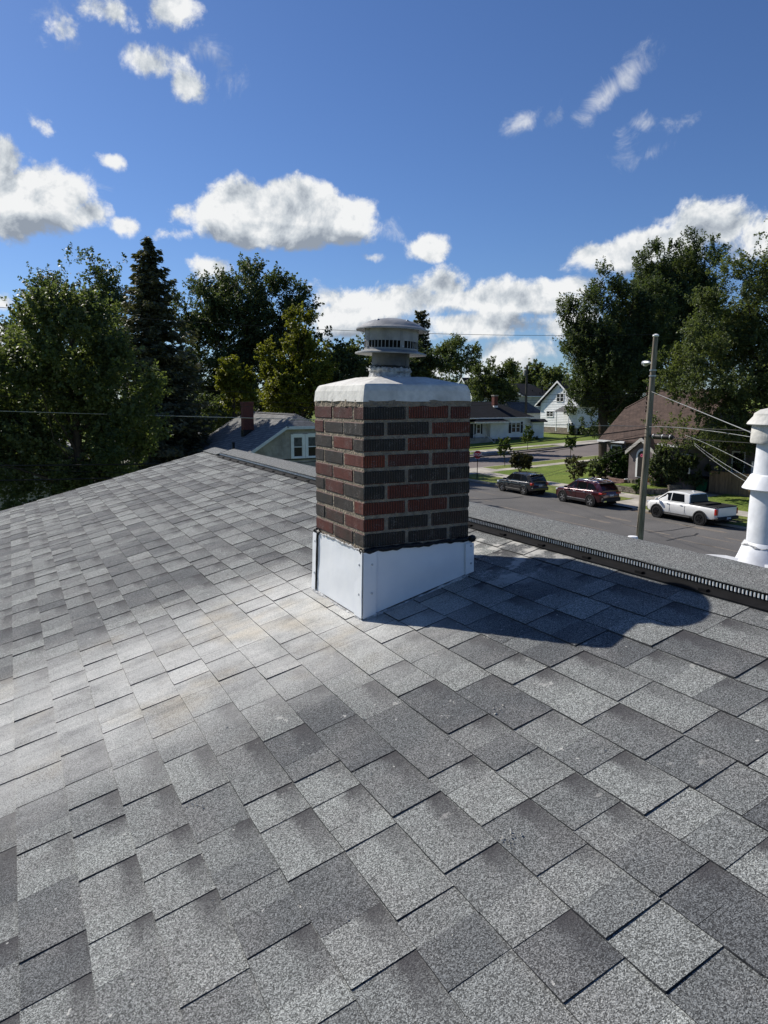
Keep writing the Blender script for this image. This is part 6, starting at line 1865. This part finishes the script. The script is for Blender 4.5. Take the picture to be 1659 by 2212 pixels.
def lerp_t(tab, x):
    for i in range(len(tab) - 1):
        if tab[i][0] <= x <= tab[i + 1][0]:
            f = (x - tab[i][0]) / (tab[i + 1][0] - tab[i][0] + 1e-9); return tab[i][1] + f * (tab[i + 1][1] - tab[i][1])
    return tab[0][1] if x < tab[0][0] else tab[-1][1]
def car(name, label, cat, loc, S):
    """x forward, y left, z up; origin on the ground midway between the axles"""
    t = thing(name, label, cat, loc, 'vehicles parked along the far kerb', PI / 2)
    LC = dict(local=True)
    half, top, bot = S['half'], S['top'], S['bot']
    xs = sorted(set(list(np.linspace(S['x0'], S['x1'], 34)) + [q[0] for q in top] + [q[0] for q in half]))
    b = MB(); rings = []
    for x in xs:
        w = lerp_t(half, x); zt = lerp_t(top, x); zb = lerp_t(bot, x)
        zs = zb + (zt - zb) * .62
        sec = [(0, zb), (w * .80, zb), (w * .94, zb + .05), (w * .985, zb + (zs - zb) * .45), (w, zs - .02), (w * .992, zs + (zt - zs) * .35), (w * .955, zt - .05), (w * .90, zt - .012), (w * .6, zt + S.get('crown', .02)), (0, zt + S.get('crown', .02) * 1.5)]
        full = [(y, z) for y, z in sec] + [(-y, z) for y, z in reversed(sec[1:-1])]
        rings.append([(x, y, z) for y, z in full])
    n = len(rings[0])
    b.v = [q for r_ in rings for q in r_]
    for i in range(len(rings) - 1):
        for k in range(n): b.f.append((i * n + k, i * n + (k + 1) % n, (i + 1) * n + (k + 1) % n, (i + 1) * n + k)); b.m.append(0); b.t.append(.5)
    b.f.append(tuple(range(n - 1, -1, -1))); b.f.append(tuple((len(rings) - 1) * n + k for k in range(n))); b.m += [0, 0]; b.t += [.5, .5]
    body = b.build('body', S['paint'], t, smooth=.75, **LC)
    # cabin: a rounded block of paint with glass laid in
    cb = S['cabin']            # list of (x, z_base, half_base, z_top, half_top)
    def cab_y(x, z):
        zb = lerp_t([(q[0], q[1]) for q in cb], x); wb_ = lerp_t([(q[0], q[2]) for q in cb], x); zt = lerp_t([(q[0], q[3]) for q in cb], x); wt = lerp_t([(q[0], q[4]) for q in cb], x)
        f = (z - zb) / max(zt - zb, .01); return wb_ + (wt - wb_) * f
    b = MB(); rings = []
    for (x, zb, wb_, zt, wt) in cb:
        h = zt - zb
        sec = [(wb_, zb - .06), (wb_, zb), (wb_ + (wt - wb_) * .5, zb + h * .5), (wt + (wb_ - wt) * .12, zt - h * .10), (wt * .93, zt - min(.02, h * .02)), (wt * .5, zt + .018), (0, zt + .025)]
        rings.append([(x, y, z) for y, z in sec + [(-y, z) for y, z in reversed(sec[:-1])]])
    n = len(rings[0])
    b.v = [q for r_ in rings for q in r_]
    for i in range(len(rings) - 1):
        for k in range(n - 1): b.f.append((i * n + k, i * n + k + 1, (i + 1) * n + k + 1, (i + 1) * n + k)); b.m.append(0); b.t.append(.5)
    b.f.append(tuple(range(n))); b.f.append(tuple((len(rings) - 1) * n + k for k in range(n))); b.m += [0, 0]; b.t += [.5, .5]
    b.build('cabin', S['paint'], t, smooth=.5, **LC)
    for poly in S['side_glass']:
        for s_ in (1, -1):
            b = MB(); pts = [(x, s_ * (cab_y(x, z) + .006), z) for x, z in poly]
            b.prism(pts, (0, s_ * .006, 0)); b.build('side_window', m_cglass, t, **LC)
    for nm_, q in (('windscreen', S['front_glass']), ('rear_window', S['rear_glass'])):
        b = MB(); (xa, za, wa), (xb, zb2, wb2) = q
        sgn = .008 if nm_ == 'windscreen' else -.008
        b.prism([(xa + sgn, -wa, za), (xa + sgn, wa, za), (xb + sgn, wb2, zb2), (xb + sgn, -wb2, zb2)], (sgn, 0, .006)); b.build(nm_, m_cglass, t, **LC)
    # wheels
    R_ = S['R']
    for ax in (S['wb'] / 2, -S['wb'] / 2):
        wy = lerp_t(half, ax)
        for s_ in (1, -1):
            rx = Matrix.Rotation(-s_ * PI / 2, 3, 'X')
            b = MB(); b.lathe([(.001, -.15), (R_ * 1.17, -.15), (R_ * 1.17, .006), (.001, .006)], (ax, s_ * wy, R_ * 1.04), 28, 0, .5, rx); b.build('wheel_arch', m_well, t, smooth=.5, **LC)
            b = MB()
            angs = np.linspace(-.10 * PI, 1.10 * PI, 22)
            vs = []
            for a_ in angs:
                for rr, oo in ((R_ * 1.12, .0), (R_ * 1.12, .028), (R_ * 1.27, .020), (R_ * 1.29, -.01)):
                    vs.append((ax + rr * math.cos(a_), s_ * (wy + oo), R_ * 1.04 + rr * math.sin(a_)))
            fs = []
            for i in range(len(angs) - 1):
                for k in range(3): fs.append((i * 4 + k, i * 4 + k + 1, (i + 1) * 4 + k + 1, (i + 1) * 4 + k))
            b.add(vs, fs); b.build('arch_flare', S['flare'], t, smooth=.6, **LC)
            c_ = (ax, s_ * (wy - .085), R_)
            b = MB(); b.lathe([(R_ * .64, -.10), (R_ * .92, -.10), (R_, -.07), (R_, .07), (R_ * .94, .105), (R_ * .70, .112), (R_ * .66, .095), (R_ * .64, .09)], c_, 30, 0, .5, rx)
            wh_ = b.build('wheel', m_tyre, t, smooth=.6, **LC)
            b = MB(); b.lathe([(R_ * .66, .088), (R_ * .66, .105), (R_ * .60, .100), (R_ * .58, .05), (.001, .03)], c_, 30, 0, .5, rx); b.build('rim', S['rimback'], wh_, smooth=.5, **LC)
            b = MB()
            for k in range(5):
                a_ = 2 * PI * k / 5 + .3
                for da in (-.14, .14):
                    d1 = Vector((math.cos(a_ + da * .3), math.sin(a_ + da * .3), 0)); d2 = Vector((math.cos(a_ + da), math.sin(a_ + da), 0))
                    nn = Vector((-d1.y, d1.x, 0)) * R_ * .055
                    pts = [d1 * R_ * .08 - nn, d1 * R_ * .08 + nn, d2 * R_ * .61 + nn, d2 * R_ * .61 - nn]
                    b.prism([rx @ (p_ + Vector((0, 0, .085))) + Vector(c_) for p_ in pts], rx @ Vector((0, 0, .022)))
            b.lathe([(R_ * .15, .06), (R_ * .15, .108), (.001, .112)], c_, 12, 0, .5, rx)
            b.build('spokes', S['rim'], wh_, **LC)
    # lower cladding
    for s_ in (1, -1):
        xa, xb = -S['wb'] / 2 + R_ * 1.27, S['wb'] / 2 - R_ * 1.27
        wy = lerp_t(half, 0)
        b = MB(); b.box((xa, min(s_ * (wy - .06), s_ * (wy + .012)), S['sill'][0]), (xb, max(s_ * (wy - .06), s_ * (wy + .012)), S['sill'][1]))
        b.build('sill', S.get('sillmat', m_trimb), t, bevel=.02, **LC)
    b = MB(); b.box((S['x0'] + .25, -lerp_t(half, 0) * .8, .20), (S['x1'] - .25, lerp_t(half, 0) * .8, .34)); b.build('underbody', m_well, t, **LC)
    # doors: shut lines and handles
    for x in S['doors']:
        for s_ in (1, -1):
            wy = lerp_t(half, x); zt = lerp_t(top, x)
            b = MB(); b.box((x - .007, s_ * (wy + .0015) - .004, S['sill'][1] + .02), (x + .007, s_ * (wy + .0015) + .004, zt - .10)); b.build('door_seam', m_well, t, **LC)
    for x in S['handles']:
        for s_ in (1, -1):
            wy = lerp_t(half, x)
            b = MB(); b.box((x - .10, s_ * (wy + .012) - .018, S['hz'] - .018), (x + .10, s_ * (wy + .012) + .018, S['hz'] + .018)); b.build('door_handle', S['handle'], t, bevel=.01, **LC)
    for s_ in (1, -1):
        mx_, mz = S['mirror']; wy = lerp_t(half, mx_)
        b = MB(); b.box((mx_ - .09, min(s_ * (wy + .03), s_ * (wy + .22)), mz - .075), (mx_ + .07, max(s_ * (wy + .03), s_ * (wy + .22)), mz + .085)); b.build('mirror', S['mirrormat'], t, bevel=.035, seg=2, **LC)
        b = MB(); b.box((mx_ - .02, min(s_ * (wy - .08), s_ * (wy + .06)), mz - .07), (mx_ + .03, max(s_ * (wy - .08), s_ * (wy + .06)), mz - .03)); b.build('mirror_arm', m_trimb, t, **LC)
        for nm_, x0, x1, z0, z1, y0, mat in S['lamps']:
            b = MB()
            ya, yb = y0
            b.box((x0, min(s_ * ya, s_ * yb), z0), (x1, max(s_ * ya, s_ * yb), z1)); b.build(nm_, mat, t, bevel=.03, seg=1, **LC)
    for nm_, lo, hi, mat, bv in S['extra']:
        b = MB(); b.box(lo, hi); b.build(nm_, mat, t, bevel=bv, **LC)
    for nm_, pts, r_, mat in S.get('tubes', []):
        b = MB(); b.tube(pts, r_, 7); b.build(nm_, mat, t, smooth=1, **LC)
    for body_, size, loc_, mat in S.get('badges', []):
        cu = bpy.data.curves.new('badge', 'FONT'); cu.body = body_; cu.size = size; cu.align_x = 'CENTER'; cu.extrude = .003
        tmp = bpy.data.objects.new('badge', cu); COL.objects.link(tmp)
        me = bpy.data.meshes.new_from_object(tmp.evaluated_get(bpy.context.evaluated_depsgraph_get())); bpy.data.objects.remove(tmp)
        Mx = Matrix(((0, 0, -1), (-1, 0, 0), (0, 1, 0))).to_4x4(); Mx.translation = Vector(loc_)
        me.transform(Mx); me.materials.clear(); me.materials.append(mat)
        o = bpy.data.objects.new('badge', me); COL.objects.link(o); put(o, t, True)
    return t
def car_loc(u1, v1, u2, v2, w):
    """middle between the two near-side wheel contacts, moved in by half the track"""
    a = pray(u1, v1); a = a * (-EYE / a.z); c = pray(u2, v2); c = c * (-EYE / c.z)
    m_ = (a + c) / 2
    return (m_.x + w - .05, m_.y, .005)
# dark grey wagon
P1 = paint('charcoal_paint', (.030, .031, .034), .22, .3)
car('station_wagon', 'dark grey station wagon, leftmost of the three parked vehicles', 'car', car_loc(1086.2, 1060.9, 1131.3, 1069.5, .88), dict(
    x0=-2.28, x1=2.42, wb=2.745, R=.345, crown=.02,
    half=[(-2.28, .70), (-2.15, .82), (-1.6, .90), (0, .905), (1.3, .90), (1.9, .85), (2.25, .74), (2.42, .55)],
    top=[(-2.28, .86), (-2.2, 1.05), (-1.6, 1.07), (0, 1.03), (1.0, 1.00), (1.25, .99), (1.9, .90), (2.2, .80), (2.42, .62)],
    bot=[(-2.28, .42), (-2.0, .30), (2.0, .26), (2.42, .30)],
    cabin=[(-2.20, 1.03, .72, 1.10, .66), (-2.02, 1.04, .80, 1.36, .66), (-1.78, 1.05, .82, 1.585, .64), (-1.2, 1.04, .83, 1.625, .64), (-.2, 1.02, .83, 1.635, .64), (.35, 1.0, .83, 1.60, .63), (.85, .99, .81, 1.32, .66), (1.30, .98, .74, 1.0, .70)],
    side_glass=[[(.18, 1.08), (1.02, 1.08), (.82, 1.22), (.40, 1.50), (.18, 1.53)], [(-.82, 1.10), (.10, 1.08), (.10, 1.53), (-.72, 1.54)], [(-1.72, 1.16), (-.92, 1.11), (-.82, 1.53), (-1.30, 1.52)]],
    front_glass=((1.27, 1.02, .68), (.42, 1.57, .58)), rear_glass=((-2.17, 1.10, .64), (-1.83, 1.54, .56)),
    paint=P1, flare=P1, rim=m_rim, rimback=m_rimd, sill=(.24, .42), doors=[1.02, .14, -.86], handles=[.28, -.72], hz=.90, handle=P1, mirror=(.92, 1.08), mirrormat=P1,
    lamps=[('headlight', 2.02, 2.30, .66, .82, (.52, .74), m_lampc), ('tail_light', -2.29, -2.02, .82, 1.02, (.60, .83), m_tail)],
    extra=[('plate', (-2.315, -.17, .72), (-2.285, .17, .86), m_plate, .003), ('rear_bumper', (-2.36, -.80, .40), (-2.2, .80, .66), P1, .05), ('front_bumper', (2.2, -.62, .30), (2.44, .62, .55), m_trimb, .06),
           ('side_moulding', (-.95, .905, .60), (.95, .917, .66), m_trimb, .004), ('rear_spoiler', (-1.98, -.58, 1.585), (-1.66, .58, 1.625), P1, .012)],
    tubes=[('roof_rail', [(.25, .60, 1.60), (.1, .60, 1.685), (-1.5, .60, 1.675), (-1.72, .60, 1.58)], .022, m_trimb), ('roof_rail', [(.25, -.60, 1.60), (.1, -.60, 1.685), (-1.5, -.60, 1.675), (-1.72, -.60, 1.58)], .022, m_trimb),
           ('rack_bar', [(-.1, -.58, 1.69), (-.1, .58, 1.69)], .018, m_trimb), ('rack_bar', [(-1.2, -.58, 1.68), (-1.2, .58, 1.68)], .018, m_trimb)]))
# dark red sport utility
P2_ = paint('deep_red_paint', (.055, .006, .010), .2, .25)
car('suv', 'dark red sport utility car with bright roof rails, middle of the three parked vehicles', 'car', car_loc(1215.3, 1083.7, 1276.9, 1094.6, .92), dict(
    x0=-2.42, x1=2.44, wb=2.79, R=.38, crown=.02,
    half=[(-2.42, .74), (-2.25, .87), (-1.6, .955), (0, .95), (1.4, .955), (2.0, .90), (2.3, .78), (2.44, .60)],
    top=[(-2.42, .95), (-2.3, 1.13), (-1.6, 1.17), (0, 1.12), (1.0, 1.09), (1.3, 1.08), (2.0, 1.0), (2.3, .90), (2.44, .72)],
    bot=[(-2.42, .46), (-2.1, .33), (2.1, .30), (2.44, .34)],
    cabin=[(-2.33, 1.12, .76, 1.18, .70), (-2.15, 1.13, .84, 1.45, .70), (-1.95, 1.14, .87, 1.66, .68), (-1.4, 1.14, .88, 1.72, .68), (-.2, 1.11, .88, 1.735, .68), (.4, 1.09, .88, 1.69, .67), (.9, 1.08, .86, 1.42, .70), (1.38, 1.07, .78, 1.09, .74)],
    side_glass=[[(.12, 1.16), (1.05, 1.15), (.85, 1.30), (.42, 1.58), (.12, 1.62)], [(-.90, 1.18), (.04, 1.16), (.04, 1.62), (-.82, 1.62)], [(-1.85, 1.24), (-.98, 1.19), (-.90, 1.61), (-1.40, 1.58)]],
    front_glass=((1.35, 1.10, .72), (.48, 1.66, .62)), rear_glass=((-2.30, 1.17, .68), (-1.99, 1.62, .60)),
    paint=P2_, flare=m_trimb, rim=m_rim, rimback=m_rimd, sill=(.27, .45), sillmat=m_trimb, doors=[1.08, .08, -.94], handles=[.24, -.78], hz=.98, handle=m_chrome, mirror=(.98, 1.16), mirrormat=m_trimb,
    lamps=[('headlight', 2.05, 2.36, .80, .92, (.52, .80), m_lampc), ('tail_light', -2.43, -2.10, .92, 1.06, (.45, .90), m_tail)],
    extra=[('plate', (-2.455, -.17, .80), (-2.42, .17, .93), m_plate, .003), ('rear_bumper', (-2.50, -.84, .42), (-2.3, .84, .70), m_trimb, .05), ('front_bumper', (2.22, -.66, .33), (2.46, .66, .62), m_trimb, .06),
           ('chrome_strip', (-.98, .956, .44), (.98, .970, .475), m_chrome, .004), ('exhaust_trim', (-2.53, .50, .42), (-2.48, .78, .54), m_chrome, .02), ('rear_spoiler', (-2.22, -.62, 1.66), (-1.82, .62, 1.705), m_trimb, .012), ('window_line', (-1.9, .885, 1.155), (1.0, .897, 1.17), m_chrome, .002)],
    tubes=[('roof_rail', [(.30, .62, 1.68), (.15, .62, 1.79), (-1.6, .62, 1.775), (-1.85, .62, 1.68)], .028, m_chrome), ('roof_rail', [(.30, -.62, 1.68), (.15, -.62, 1.79), (-1.6, -.62, 1.775), (-1.85, -.62, 1.68)], .028, m_chrome),
           ('rack_bar', [(-.1, -.6, 1.80), (-.1, .6, 1.80)], .022, m_chrome), ('rack_bar', [(-1.2, -.6, 1.79), (-1.2, .6, 1.79)], .022, m_chrome)]))
# white crew cab pickup
P3_ = paint('white_paint', (.80, .79, .76), .25)
car('pickup_truck', 'white crew cab pickup with black wheels, rightmost of the three parked vehicles', 'truck', car_loc(1419.3, 1117.7, 1512, 1134.7, .95), dict(
    x0=-2.66, x1=2.66, wb=3.18, R=.385, crown=.0,
    half=[(-2.66, .86), (-2.55, .94), (-1.6, .985), (0, .975), (1.6, .985), (2.2, .93), (2.5, .80), (2.66, .62)],
    top=[(-2.66, 1.14), (-1.0, 1.16), (-.62, 1.16), (-.5, 1.14), (1.0, 1.12), (1.35, 1.12), (2.2, 1.05), (2.5, .95), (2.66, .76)],
    bot=[(-2.66, .50), (-2.3, .40), (2.2, .36), (2.66, .42)],
    cabin=[(-.72, 1.12, .88, 1.14, .84), (-.70, 1.12, .90, 1.30, .84), (-.62, 1.13, .91, 1.72, .74), (-.3, 1.13, .91, 1.785, .72), (.4, 1.12, .91, 1.795, .72), (1.0, 1.11, .91, 1.74, .71), (1.45, 1.10, .89, 1.45, .74), (1.98, 1.08, .80, 1.11, .76)],
    side_glass=[[(.68, 1.20), (1.62, 1.19), (1.40, 1.36), (1.02, 1.63), (.68, 1.67)], [(-.38, 1.22), (.60, 1.20), (.60, 1.68), (-.24, 1.67)]],
    front_glass=((1.94, 1.13, .74), (1.06, 1.71, .66)), rear_glass=((-.735, 1.22, .78), (-.66, 1.68, .68)),
    paint=P3_, flare=m_trimb, rim=m_rimd, rimback=m_rimd, sill=(.33, .47), doors=[1.66, .64, -.48], handles=[.80, -.22], hz=1.02, handle=m_chrome, mirror=(1.55, 1.20), mirrormat=P3_,
    lamps=[('headlight', 2.28, 2.58, .84, .98, (.54, .80), m_lampc), ('tail_light', -2.68, -2.52, .72, 1.08, (.80, .965), m_tail)],
    extra=[('tailgate', (-2.70, -.79, .62), (-2.662, .79, 1.15), P3_, .015), ('rear_bumper', (-2.80, -.93, .44), (-2.60, .93, .62), m_trimb, .04), ('plate', (-2.825, -.17, .46), (-2.802, .17, .59), m_plate, .003),
           ('bed_floor', (-2.60, -.78, 1.1605), (-.76, .78, 1.170), m_well, 0), ('bed_rail', (-2.66, .80, 1.1605), (-.74, .94, 1.205), m_trimb, .015), ('bed_rail', (-2.66, -.94, 1.1605), (-.74, -.80, 1.205), m_trimb, .015), ('tailgate_cap', (-2.70, -.80, 1.152), (-2.60, .80, 1.205), m_trimb, .012),
           ('front_bumper', (2.40, -.70, .40), (2.68, .70, .66), m_trimb, .06), ('bed_cover', (-1.75, -.72, 1.172), (-.78, .72, 1.26), m_well, .05), ('hitch', (-3.0, -.04, .42), (-2.78, .04, .50), m_trimb, .01), ('roof_antenna', (-.35, -.05, 1.815), (-.15, .05, 1.86), P3_, .02)],
    tubes=[('step_bar', [(-.9, .99, .36), (.95, .99, .36)], .05, m_trimb), ('step_bar', [(-.9, -.99, .36), (.95, -.99, .36)], .05, m_trimb)],
    badges=[]))
# cargo hitch carrier behind the pickup
pk = car_loc(1419.3, 1117.7, 1512, 1134.7, .95)
hc = thing('hitch_carrier', 'low black steel hitch carrier sticking out behind the white pickup', 'cargo carrier', (pk[0], pk[1] - 3.4, .4))
b = MB()
x, y, z = pk[0], pk[1] - 3.0, .50
for dx in (-.6, .6): b.tube([(x + dx, y, z), (x + dx, y - .75, z)], .02, 5)
for k in range(5): b.tube([(x - .6, y - .75 * k / 4, z), (x + .6, y - .75 * k / 4, z)], .018, 5)
b.tube([(x, y + .2, z - .04), (x, y - .7, z - .04)], .03, 5)
b.build('frame', m_trimb, hc)
